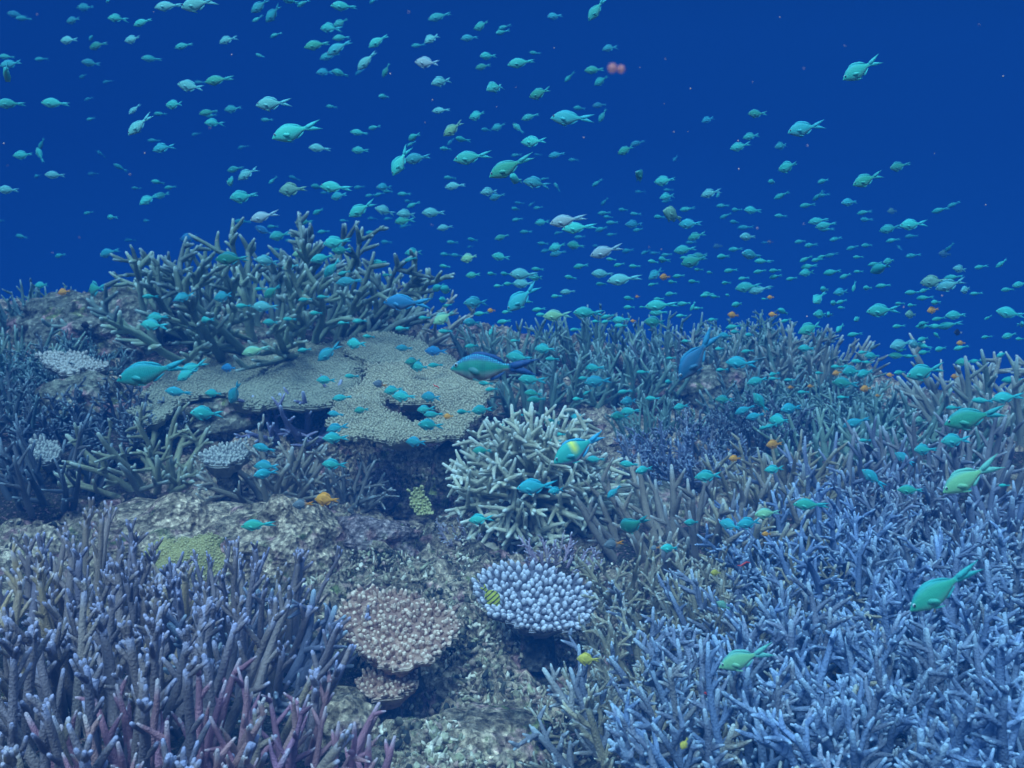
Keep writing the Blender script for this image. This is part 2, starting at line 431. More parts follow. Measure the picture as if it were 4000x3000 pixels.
C = [
 # kind, variant, px, py, scale, colours, label
 # bottom right, the blue thicket
 ('thicket', 0, 3950, 3200, 1.05, BLUE, 'blue staghorn thicket filling the bottom right corner'),
 ('thicket', 1, 3330, 3200, 1.0, BLUE, 'blue pointed staghorn at the bottom edge, left of the corner thicket'),
 ('thicket', 2, 2820, 3180, 0.95, [BLUEGREY[0], TANBLUE[0], TANBLUE[1]], 'blue-tipped staghorn at the bottom edge beside the rubble'),
 ('thicket', 1, 2520, 2960, 0.62, TANBLUE, 'small greyish staghorn tuft on the rubble, bottom centre-right'),
 ('thicket', 2, 3640, 2860, 1.0, BLUE, 'blue staghorn below the big green fish with spread fins'),
 ('thicket', 0, 3080, 2860, 1.0, BLUEGREY, 'mixed blue and tan staghorn under the yellow-headed green fish'),
 ('thicket', 1, 4010, 2680, 1.05, BLUE, 'pale blue staghorn at the right edge, lower part'),
 ('thicket', 2, 2780, 2640, 0.85, TANBLUE, 'brownish staghorn clump right of the lavender finger coral'),
 ('thicket', 0, 3420, 2560, 1.0, BLUE, 'blue staghorn directly left of the big green fish with spread fins'),
 ('thicket', 1, 3050, 2500, 0.8, TANBLUE, 'tan staghorn with whitish tips between brown clump and blue thicket'),
 ('thicket', 2, 3850, 2420, 1.0, [BLUE[1], BLUEGREY[1], BLUE[0]], 'blue staghorn behind the big green fish with spread fins'),
 ('thicket', 0, 3250, 2290, 0.95, BLUE, 'blue staghorn beside the red streak'),
 ('thicket', 1, 3640, 2220, 0.95, BLUEGREY, 'blue spiky staghorn around the black fish'),
 ('pointed', 1, 4000, 2150, 0.9, BLUEGREY, 'greyish staghorn at the right edge below the yellow-green fish'),
 ('pointed', 0, 3330, 2030, 0.85, [BLUEGREY[0], TAN[1]], 'grey staghorn right of the brown coral clump, blue-lilac tips'),
 ('pointed', 2, 3720, 1960, 0.9, [BLUEGREY[1], BLUEGREY[0]], 'grey-blue staghorn left of the yellow-green fish'),
 # right crest
 ('pointed', 0, 3560, 1800, 0.95, CREST, 'grey-green staghorn at the left end of the right-hand ridge'),
 ('open', 0, 3780, 1690, 1.3, [(0.40, 0.42, 0.34), (0.30, 0.34, 0.30)], 'pale knobbly branches standing highest on the right-hand ridge'),
 ('pointed', 2, 3980, 1740, 1.1, [(0.36, 0.38, 0.32), CREST[0]], 'pale staghorn cut by the right edge on the ridge'),
 ('pointed', 1, 3260, 1830, 0.9, CREST, 'dull staghorn in the hollow left of the right-hand ridge'),
 ('pointed', 0, 3060, 1980, 0.8, TAN, 'brown staghorn beside the orange fish, right of centre'),
 # middle right
 ('pointed', 1, 2700, 2180, 1.0, [(0.24, 0.22, 0.19), (0.30, 0.26, 0.20), (0.20, 0.21, 0.25)], 'brown thick-branched staghorn right of the pale cushion coral'),
 ('open', 1, 2960, 2260, 0.75, TAN, 'tan antler-like branches just above the small yellow fish'),
 ('open', 2, 2480, 2370, 0.55, TAN, 'small tan antler-like coral above the lavender finger coral'),
 ('thicket', 2, 2660, 1860, 0.75, BLUEGREY, 'blue-grey fine staghorn left of the orange fish, mid reef'),
 ('pointed', 2, 2560, 1730, 0.6, CREST, 'small star-like pointed coral on the dark slope, mid reef'),
 ('thicket', 1, 2900, 1760, 0.8, DARK, 'dark staghorn under the blue diving fish'),
 ('pointed', 0, 2960, 1660, 0.8, [CREST[2], CREST[0]], 'grey staghorn right below the blue diving fish'),
 # crest
 ('pointed', 0, 2130, 1600, 1.0, CREST, 'grey pointed staghorn on the crest right of the dark banded fish'),
 ('pointed', 1, 2440, 1560, 1.0, CREST, 'grey pointed staghorn in the middle of the far crest'),
 ('pointed', 2, 2700, 1520, 0.95, [CREST[2], CREST[0], DARK[1]], 'dim bluish staghorn on the crest behind the blue diving fish'),
 ('pointed', 1, 1980, 1430, 0.9, CREST, 'hazy staghorn on the crest left of its middle'),
 ('pointed', 2, 2300, 1420, 0.9, CREST, 'far hazy staghorn behind the middle of the crest'),
 ('pointed', 0, 2620, 1400, 0.9, CREST, 'far hazy staghorn under the orange fish on the crest'),
 ('pointed', 1, 2940, 1490, 1.1, [(0.30, 0.33, 0.27), CREST[0]], 'tall pointed staghorn left part of the right crest mound'),
 ('pointed', 2, 3130, 1530, 1.1, [(0.30, 0.33, 0.27), CREST[0]], 'staghorn on top of the right crest mound under the bright fish'),
 ('thicket', 2, 3200, 1650, 1.0, CREST, 'fine grey staghorn down the right crest mound, upper side'),
 ('pointed', 0, 3300, 1700, 0.8, CREST, 'staghorn at the right foot of the crest mound beside open water'),
 ('thicket', 0, 2960, 1420, 0.95, CREST, 'far fine staghorn peeping over the right crest mound'),
 # centre
 ('dome', 0, 2075, 2040, 1.52, PALE, 'pale cream cushion of pointed coral fingers, centre of the reef'),
 ('fine', 0, 2165, 2225, 0.85, [(0.32, 0.25, 0.34), (0.36, 0.30, 0.32)], 'small pinkish bushy coral below the pale cushion coral'),
 ('fine', 1, 1830, 2110, 0.7, [(0.34, 0.30, 0.38), (0.36, 0.30, 0.32)], 'small lilac fan-like coral left of the pale cushion coral'),
 # left middle
 ('open', 1, 1190, 1720, 0.9, LAV, 'lavender antler-like branches left of the table coral', ),
 ('open', 2, 600, 1900, 1.0, GREENTAN, 'greenish tan open staghorn left of the nubby pale coral'),
 ('open', 0, 1080, 1960, 0.85, [(0.26, 0.25, 0.20), (0.30, 0.28, 0.24)], 'brown open staghorn above the orange fish'),
 ('open', 1, 1350, 1990, 0.65, [(0.20, 0.22, 0.22), (0.26, 0.26, 0.24)], 'dim small staghorn in the shadow left under the table coral'),
 ('pointed', 0, 180, 1950, 0.9, [DARK[0], DARK[1], (0.2, 0.2, 0.2)], 'dark staghorn at the left edge, middle height'),
 ('thicket', 1, 450, 1720, 0.95, DARK, 'dark purple spiky coral left of the brown plate'),
 ('thicket', 0, 80, 1700, 0.95, [DARK[1], CREST[2]], 'dim blue-grey thicket at the left edge above the dark one'),
 ('pointed', 1, 60, 1480, 0.95, [CREST[1], CREST[0]], 'pale grey-green staghorn at the left edge on the crest'),
 ('pointed', 2, 130, 1290, 0.85, [CREST[0], CREST[2]], 'small hazy staghorn highest on the left-edge skyline'),
 ('thicket', 0, 300, 1270, 0.6, [CREST[2], DARK[1]], 'dim bushy coral on the skyline left of the rocky hump'),
 ('thicket', 2, 260, 1500, 0.8, [CREST[2], DARK[1]], 'hazy blue-grey coral right of the left-edge crest staghorn'),
 # bottom left, purple
 ('tall', 0, 120, 3250, 1.0, PURPLE, 'dark purple branches in the bottom left corner'),
 ('tall', 1, 560, 3200, 1.0, PURPLE, 'purple branches at the bottom edge, right of the corner ones'),
 ('tall', 2, 80, 2800, 1.0, PURPTAN, 'purple and tan branches at the left edge, lower part'),
 ('tall', 0, 480, 2760, 0.92, PURPTAN, 'purple and tan upright branches, middle of the left thicket'),
 ('tall', 1, 850, 2720, 0.86, PURPLE, 'slender purple upright branches at the right of the left thicket'),
 ('tall', 2, 200, 2480, 0.9, PURPTAN, 'upright branches with tan tips, back left of the thicket'),
 ('tall', 0, 640, 2490, 0.72, PURPLE, 'dark upright branches in front of the yellow coral crust'),
 ('tall', 1, 930, 2490, 0.68, PURPLE, 'bluish upright branches right of the yellow coral crust'),
 ('open', 0, 990, 2730, 0.8, [(0.17, 0.19, 0.29), (0.2, 0.2, 0.26)], 'long leaning blue-grey branches left of the pink dead plate'),
 ('pointed', 2, 640, 3260, 0.68, MAGENTA, 'dull magenta branches at the bottom edge within the purple thicket'),
 ('pointed', 0, 1150, 3170, 0.6, MAGENTA, 'magenta staghorn at the bottom edge beside the rubble'),
]
for c in C:
    kind, var, px, py, s, cols, label = c[:7]
    nm = 'staghorn_coral' if kind not in ('fine', 'dome') else ('bushy_coral' if kind == 'fine' else 'finger_coral')
    colony(kind, var, px, py, s, cols, label, name=nm, rot=0.0 if kind == 'dome' else None, dz=(0.0 if kind != 'dome' else 0.055), tilt=(0, 0) if kind != 'dome' else (38, 0), keep=0.45 if 'yellow coral crust' in label else 1.0)
big = colony('giant', 0, 1070, 1375, 1.25, [(0.20, 0.29, 0.22), (0.28, 0.38, 0.27), (0.16, 0.23, 0.21)], 'largest staghorn thicket, long brown-grey branches on the left crest', name='staghorn_coral')
colony('open', 2, 1560, 1360, 1.25, [(0.36, 0.37, 0.28), (0.26, 0.28, 0.26)], 'pale low branches reaching right from under the largest staghorn', rot=0.5)
colony('open', 0, 640, 1360, 1.0, [(0.34, 0.37, 0.30), (0.26, 0.28, 0.26)], 'pale branches reaching left from the largest staghorn', rot=2.4)
# ------------------------------------------------------------ plate and table corals
def inpoly(x, y, P):
    c = False; j = len(P) - 1
    for i in range(len(P)):
        xi, yi = P[i]; xj, yj = P[j]
        if (yi > y) != (yj > y) and x < (xj - xi) * (y - yi) / (yj - yi) + xi: c = not c
        j = i
    return c
def plate(name, poly, holes, anchor, tilt, step, thick, nub, mat, label, cat='coral', roll=0.0, sag=0.03, nub_share=1.0, under=None, stalk=None, group=None, parts=0, nubname='finger', lump=0.01):
    """a real plate: outline given in photo pixels, laid on a plane through the anchor, tilted towards the camera"""
    A = at(*anchor)
    nrm = Vector((math.sin(R(roll)), -math.sin(R(tilt)), math.cos(R(tilt)))).normalized()
    ux = Vector((1, 0, 0)); ux = (ux - nrm * ux.dot(nrm)).normalized(); uy = nrm.cross(ux)
    def loc(px, py):
        r = ray(px, py); t = (A - CAM).dot(nrm) / r.dot(nrm); q = CAM + r * t - A
        return (q.dot(ux), q.dot(uy))
    Pl = [loc(*p) for p in poly]; Hl = [[loc(*p) for p in hh] for hh in holes]
    x0 = min(p[0] for p in Pl); x1 = max(p[0] for p in Pl); y0 = min(p[1] for p in Pl); y1 = max(p[1] for p in Pl)
    def edge(x, y):
        q = Vector((x * 22, y * 22, 1.7)); am = min(0.02, (0.10 if 'crust' in name else 0.035) * (x1 - x0)); dx = noise.fractal(q, 0.7, 2.0, 4) * am; dy = noise.fractal(q + Vector((9, 3, 0)), 0.7, 2.0, 4) * am
        return x + dx, y + dy
    def inside(x, y):
        x, y = edge(x, y)
        return inpoly(x, y, Pl) and not any(inpoly(x, y, hh) for hh in Hl)
    ni = int((x1 - x0) / step) + 3; nj = int((y1 - y0) / step) + 3
    on = {}
    for j in range(-1, nj):
        for i in range(-1, ni):
            on[(i, j)] = inside(x0 + (i + .5) * step, y0 + (j + .5) * step)
    cells = [k for k, v in on.items() if v]
    V = []; F = []; T = []; idx = {}
    cx = (x0 + x1) / 2; cyy = (y0 + y1) / 2
    def surf(x, y):
        q = Vector((x * 9, y * 9, 0.3))
        k = ((x - cx) / (x1 - x0)) ** 2 + ((y - cyy) / (y1 - y0)) ** 2
        return lump * noise.fractal(q, 1, 2, 3) + sag * k
    def vert(i, j, top):
        key = (i, j, top)
        if key not in idx:
            full = all(on.get((i + a, j + b), False) for a in (-1, 0) for b in (-1, 0))
            x = x0 + i * step; y = y0 + j * step
            jx = noise.noise(Vector((x * 90, y * 90, 5))) * step * 0.45; jy = noise.noise(Vector((x * 90, y * 90, 11))) * step * 0.45
            z = surf(x, y)
            if full: z += 0 if top else -thick * (1 + 1.2 * min(1, 0.02 / max(0.02, abs(x - cx))))
            else: z += -thick * 0.25 if top else -thick * 0.55
            idx[key] = len(V)
            q = ux * (x + jx) + uy * (y + jy) + nrm * z
            V.append(q); T.append(0.0 if full else 0.8)
        return idx[key]
    for (i, j) in cells:
        F.append([vert(i, j, 1), vert(i + 1, j, 1), vert(i + 1, j + 1, 1), vert(i, j + 1, 1)])
        F.append([vert(i, j, 0), vert(i, j + 1, 0), vert(i + 1, j + 1, 0), vert(i + 1, j, 0)])
        for (a, b, e1, e2) in ((0, -1, (i + 1, j), (i, j)), (0, 1, (i, j + 1), (i + 1, j + 1)), (-1, 0, (i, j), (i, j + 1)), (1, 0, (i + 1, j + 1), (i + 1, j))):
            if not on.get((i + a, j + b), False):
                F.append([vert(*e1, 1), vert(*e1, 0), vert(*e2, 0), vert(*e2, 1)])
    # nubs: small blunt fingers, leaning out near the rim
    sp, nr, nh = nub
    nubs = []
    a = x0
    row = 0
    y = y0 - 0.01
    while y < y1 + 0.01:
        x = x0 - 0.01 + (sp / 2 if row % 2 else 0)
        while x < x1 + 0.01:
            xx = x + random.uniform(-.35, .35) * sp; yy = y + random.uniform(-.35, .35) * sp
            if inside(xx, yy) and random.random() < nub_share:
                rim = not (inside(xx + 2 * sp, yy) and inside(xx - 2 * sp, yy) and inside(xx, yy + 2 * sp) and inside(xx, yy - 2 * sp))
                lean = Vector(((xx - cx) / (x1 - x0), (yy - cyy) / (y1 - y0), 0)) * (1.6 if rim else 0.5)
                d = (nrm + ux * lean.x + uy * lean.y + rv() * 0.15).normalized()
                b = ux * xx + uy * yy + nrm * (surf(xx, yy) - nh * 0.2)
                k = random.uniform(0.75, 1.25) if name != 'dead_coral_plate' else random.uniform(0.3, 1.7)
                nubs.append((b, d, nr * random.uniform(0.85, 1.2), nh * k, rim))
            x += sp
        y += sp * 0.87; row += 1
    root_me = None
    def add_nub(tb, b, d, r, hh):
        tb.tube([b, b + d * hh * 0.4, b + d * hh * 0.8, b + d * hh], [r * 1.05, r, r * 0.78, r * 0.42], ([0.15, 0.35, 0.75, 1.0] if name != 'dead_coral_plate' else [min(1, q_ * random.uniform(0.2, 1.5)) for q_ in (0.15, 0.35, 0.75, 1.0)]), 0.05 if name != 'dead_coral_plate' else 0.25)
    if parts:
        root = link(name, None, loc=A)
        link('plate', mesh('plate', V, F, {'tip': T}), mat, root)
        nubs.sort(key=lambda q: q[0].y)
        for b, d, r, hh, rim in nubs[:parts]:
            tb = TB(7); add_nub(tb, Vector((0, 0, 0)), d, r, hh)
            link(nubname, tb.mesh(nubname), mat, root, loc=b)
        tb = TB(7)
        for b, d, r, hh, rim in nubs[parts:]: add_nub(tb, b, d, r, hh)
        o = link(nubname, tb.mesh(nubname), mat, root); o['kind'] = 'stuff'
    else:
        tb = TB(5); tb.V = V; tb.F = F; tb.T = T
        for b, d, r, hh, rim in nubs: add_nub(tb, b, d, r, hh)
        root = link(name, None, loc=A)
        link('plate', tb.mesh('plate'), mat, root)
    if stalk:
        sx, sy, r, ln = stalk
        q = at(*anchor); b = Vector(loc(sx, sy) + (0,)); b = ux * b.x + uy * b.y
        tb = TB(14); tb.tube([b + Vector((0, 0, -ln)), b + Vector((0, 0.01, -ln * .6)), b + Vector((0, 0, -ln * .35)), b + Vector((0, 0, -thick * 2.4))], [r * 1.3, r, r * 0.8, r * 0.5], [0, 0, 0, 0], 0.1)
        link('stalk', tb.mesh('stalk'), under or M_BASE, root)
    tag(root, label, cat, group)
    return root
M_TABLE = plate_mat('table_coral', (0.40, 0.38, 0.26), (0.60, 0.58, 0.43), 0.5)
M_TABLE2 = plate_mat('brown_table_coral', (0.32, 0.34, 0.25), (0.42, 0.44, 0.33), 0.55)
M_LAVFING = plate_mat('lavender_finger_coral', (0.14, 0.15, 0.21), (0.66, 0.70, 0.82))
M_DEAD = plate_mat('pink_encrusted_plate', (0.46, 0.30, 0.24), (0.85, 0.68, 0.56), 0.6, (0.26, 0.15, 0.13))
M_NUB = plate_mat('pale_nubby_coral', (0.30, 0.33, 0.34), (0.52, 0.56, 0.52))
M_YELLOW = plate_mat('yellow_crust_coral', (0.40, 0.37, 0.15), (0.52, 0.49, 0.25))
M_WHITE = plate_mat('whitish_plate', (0.46, 0.46, 0.42), (0.62, 0.64, 0.60), 0.6)

plate('table_coral', [(1430,1435),(1560,1420),(1700,1440),(1840,1440),(1900,1490),(1915,1560),(1880,1610),(1820,1650),(1815,1700),(1780,1730),(1640,1712),(1560,1735),(1420,1725),(1300,1718),(1275,1650),(1300,1600),(1350,1530),(1420,1510)],
      [[(1490,1548),(1560,1570),(1700,1572),(1712,1602),(1670,1632),(1600,1632),(1545,1612),(1510,1590)]],
      (1620, 1600, 2.42), 13, 0.010, 0.016, (0.0088, 0.0032, 0.0065), M_TABLE,
      'tan table coral with a dark hole and fringed rim, centre of the reef', stalk=(1750, 1690, 0.05, 0.16))
plate('table_coral', [(560,1560),(640,1430),(800,1370),(1050,1335),(1300,1350),(1420,1420),(1400,1520),(1300,1580),(1180,1600),(1000,1590),(860,1540),(700,1575)],
      [], (1000, 1480, 2.72), 11, 0.014, 0.022, (0.011, 0.0038, 0.005), M_TABLE2,
      'broad smooth brown table coral behind the lavender branches', stalk=(1000, 1500, 0.09, 0.18))
plate('table_coral', [(1330,1330),(1480,1305),(1620,1330),(1760,1390),(1900,1440),(1960,1490),(1840,1500),(1640,1430),(1480,1420),(1360,1400)],
      [], (1600, 1380, 2.86), 12, 0.013, 0.02, (0.010, 0.0036, 0.006), M_TABLE2,
      'grey-brown table coral just behind the tan one with the hole', stalk=(1650, 1400, 0.07, 0.2))
plate('table_coral', [(500,1600),(600,1560),(700,1560),(680,1600),(620,1650),(540,1640)],
      [], (600, 1600, 2.5), 16, 0.010, 0.018, (0.010, 0.0034, 0.004), M_TABLE2,
      'small brown shelf in front of the broad brown table coral', stalk=(600, 1600, 0.03, 0.12))
plate('finger_coral', [(1850,2330),(1900,2260),(1990,2225),(2100,2232),(2220,2260),(2290,2300),(2315,2370),(2300,2430),(2240,2470),(2120,2455),(2000,2430),(1920,2420),(1880,2370)],
      [], (2085, 2350, 1.55), 15, 0.008, 0.012, (0.0110, 0.0051, 0.014), M_LAVFING,
      'lavender finger coral plate with rounded white-tipped knobs', stalk=(2100, 2350, 0.03, 0.12), parts=100)
plate('dead_coral_plate', [(1300,2470),(1340,2380),(1420,2320),(1560,2330),(1680,2360),(1770,2390),(1785,2460),(1740,2530),(1690,2580),(1580,2600),(1480,2570),(1390,2550),(1340,2500)],
      [], (1540, 2460, 1.43), 15, 0.008, 0.011, (0.0098, 0.0042, 0.009), M_DEAD,
      'round dead coral plate covered in pink crust, left of lavender coral', cat='dead coral', stalk=(1550, 2470, 0.035, 0.1), lump=0.02)
plate('dead_coral_plate', [(1380,2650),(1440,2625),(1540,2640),(1630,2630),(1628,2685),(1560,2715),(1480,2722),(1410,2705)],
      [], (1500, 2670, 1.40), 12, 0.007, 0.014, (0.0085, 0.0036, 0.008), M_DEAD,
      'small crusted shelf tucked under the round pink dead plate', cat='dead coral', stalk=(1500, 2650, 0.025, 0.1), lump=0.02)
plate('nubby_coral', [(780,1770),(860,1745),(960,1735),(985,1760),(950,1800),(880,1815),(800,1815)],
      [], (880, 1775, 2.2), 16, 0.009, 0.02, (0.0095, 0.0045, 0.010), M_NUB,
      'pale nubby small coral plate right of the greenish open staghorn', stalk=(880, 1780, 0.03, 0.12))
plate('nubby_coral', [(100,1740),(150,1715),(210,1725),(240,1760),(230,1800),(170,1810),(130,1780)],
      [], (170, 1765, 2.35), 20, 0.009, 0.02, (0.0095, 0.0045, 0.010), M_NUB,
      'small pale nubby coral near the left edge', stalk=(170, 1770, 0.03, 0.12))
plate('whitish_plate_coral', [(140,1400),(200,1385),(300,1380),(400,1410),(430,1435),(330,1440),(250,1445),(180,1425)],
      [], (280, 1412, 2.75), 14, 0.010, 0.022, (0.012, 0.005, 0.008), M_WHITE,
      'whitish plate coral jutting out near the left edge', stalk=(300, 1415, 0.04, 0.15), lump=0.02)
plate('yellow_crust_coral', [(540,2130),(620,2075),(720,2080),(800,2065),(890,2075),(930,2120),(920,2200),(870,2260),(760,2280),(640,2270),(560,2220)],
      [], (740, 2160, 1.84), 42, 0.008, 0.018, (0.0060, 0.0024, 0.0025), M_YELLOW,
      'yellow encrusting coral behind the purple upright branches', lump=0.03, sag=-0.10)
plate('yellow_crust_coral', [(1590,1920),(1640,1905),(1670,1950),(1690,2000),(1650,2010),(1610,1980)],
      [], (1640, 1960, 2.02), 50, 0.008, 0.016, (0.008, 0.0035, 0.006), plate_mat('pale_yellow_crust', (0.36, 0.38, 0.16), (0.50, 0.52, 0.26)),
      'pale yellow-green crust on the rocks below the table coral', lump=0.02)

# ------------------------------------------------------------ rocks
def rock(px, py, r, sx, sy, sz, mat, label, seed, dz=0.0, name='reef_rock', sub=4, rough=0.35, freq=1.6, cat='rock', d=None):
    p = ground(px, py)[0] if d is None else at(px, py, d)
    me = lump_mesh(name, r, sx, sy, sz, sub, rough, seed, freq)
    if mat not in list(me.materials): me.materials.append(mat)
    o = link(name, me, loc=(p.x, p.y, p.z + dz)); o.rotation_euler = (0, 0, random.uniform(-.4, .4))
    return tag(o, label, cat)
M_LROCK = reef_mat('brown_reef_rock', [(0.3, (0.10, 0.11, 0.09)), (0.5, (0.24, 0.25, 0.19)), (0.7, (0.42, 0.42, 0.34))], 5.0, 1.0, 45)
M_PROCK = reef_mat('pinkish_reef_rock', [(0.3, (0.16, 0.12, 0.13)), (0.5, (0.36, 0.29, 0.30)), (0.7, (0.5, 0.44, 0.42))], 9.0, 1.0, 90)
rock(700, 2150, 0.16, 1.25, 0.9, 0.62, M_MOUND, 'tan pitted boulder around the yellow coral crust', 1)
rock(1080, 2180, 0.15, 1.0, 0.9, 0.75, M_MOUND, 'tan boulder right of the yellow crust, behind blue branches', 2)
rock(1500, 1960, 0.055, 0.9, 0.8, 1.1, M_PROCK, 'upright pinkish knob of rock below the table coral', 3, 0.03)
rock(1640, 2000, 0.07, 1.2, 1.0, 0.8, M_GROUND, 'greenish crusted rock below the table coral', 4, 0.01)
rock(1880, 2190, 0.028, 1.3, 0.9, 0.85, plain('cream_sponge', (0.50, 0.46, 0.36)), 'smooth cream lump at the foot of the pale cushion coral', 5, 0.015, name='sponge', rough=0.4, cat='sponge')
rock(400, 1340, 0.20, 1.6, 1.0, 0.75, M_LROCK, 'broad brown rocky hump left of the largest staghorn', 6, 0.03, sub=5)
rock(900, 1380, 0.16, 1.4, 1.0, 0.7, M_LROCK, 'dark rock at the foot of the largest staghorn', 7, 0.0)
rock(350, 1640, 0.12, 1.1, 0.9, 0.8, M_LROCK, 'knobbly grey-brown rock behind the dark purple coral', 8, 0.03)
rock(860, 1660, 0.12, 2.0, 0.9, 0.55, M_LROCK, 'low crusted ledge under the broad brown table coral', 9, 0.02)
rock(1250, 1620, 0.10, 1.4, 0.9, 0.7, M_LROCK, 'pale-spotted rock at the left edge of the tan table coral', 10, 0.0)
rock(1230, 2800, 0.06, 1.3, 1.0, 0.55, M_MOUND, 'small tan rock left of the dark hollow under the crusted shelf', 11, 0.0)
rock(1330, 2860, 0.045, 1.1, 1.0, 0.7, M_MOUND, 'round tan nubby rock just right of the small tan one', 12, 0.01)
rock(2500, 1960, 0.09, 1.5, 1.0, 0.5, M_LROCK, 'crusted rock between the pale cushion coral and grey-blue staghorn', 13, 0.0)
rock(2780, 1560, 0.14, 1.2, 1.0, 0.6, M_LROCK, 'light grey mound just left below the blue diving fish', 14, 0.02)
rock(1900, 2900, 0.07, 1.2, 1.0, 0.5, M_GROUND, 'pale flecked stone in the rubble at the bottom centre', 15, 0.0)
rock(1450, 2120, 0.075, 1.5, 1.0, 0.7, M_PROCK, 'pitted pinkish rock under the orange fish, right side', 16, 0.0)

# coral rubble: broken bits nobody could count
random.seed(31)
chunk = []
for k in range(8):
    me = lump_mesh('c', 1.0, random.uniform(.8, 2.0), random.uniform(.6, 1), random.uniform(.4, .9), 1, 0.55, k + 20, 1.3)
    chunk.append(([v.co.copy() for v in me.vertices], [tuple(p.vertices) for p in me.polygons])); bpy.data.meshes.remove(me)
from mathutils import Euler
V = []; F = []; Tn = []
def put(x, y, s):
    vs, fs = random.choice(chunk); e = Euler((random.uniform(0, 6), random.uniform(0, 6), random.uniform(0, 6))).to_matrix()
    z = h(x, y) + 0.045 * noise.fractal(Vector((x, y, h(x, y))) * 4.5, 1.0, 2.0, 4) + random.uniform(-0.002, 0.012)
    b = len(V); o = Vector((x, y, z)); c = min(1, max(0, 0.5 * random.random() + 0.9 * noise.noise(Vector((x * 14, y * 14, 3))) + 0.25 + (0.5 if random.random() < 0.2 else 0) - (0.3 if random.random() < 0.3 else 0)))
    for v in vs: V.append(e @ (v * s) + o); Tn.append(c)
    for f in fs: F.append(tuple(b + i for i in f))
for k in range(16000):
    px = random.gauss(1780, 380) if k % 3 else random.uniform(-100, 4100); py = random.uniform(1750, 3050) if k % 3 else random.uniform(1500, 3050)
    p, _ = ground(px, py)
    put(p.x, p.y, random.choice((0.002, 0.003, 0.004, 0.005, 0.007)) * random.uniform(0.7, 1.2))
m, n, b = newmat('coral_rubble')
ta = N(n, 'ShaderNodeAttribute', attribute_name='tone'); tcn = N(n, 'ShaderNodeTexCoord')
c = ramp(n, ta.outputs['Fac'], [(0.0, (0.03, 0.04, 0.04)), (0.25, (0.13, 0.13, 0.10)), (0.45, (0.40, 0.36, 0.25)), (0.62, (0.44, 0.31, 0.27)), (0.8, (0.34, 0.36, 0.22)), (1.0, (0.78, 0.74, 0.62))])
nz = tex(n, 'ShaderNodeTexNoise', 90, tcn.outputs['Object'], Detail=4.0)
c = mixc(n, 1.0, c, ramp(n, nz.outputs[0], [(0.35, 0.5), (0.7, 1.4)]), 'MULTIPLY')
n.links.new(c, b.inputs['Base Color']); b.inputs['Roughness'].default_value = 0.9
bump(n, b, nz.outputs[0], 0.8, 0.01)
tag(link('coral_rubble', mesh('coral_rubble', V, F, {'tone': Tn}), m), kind='stuff')

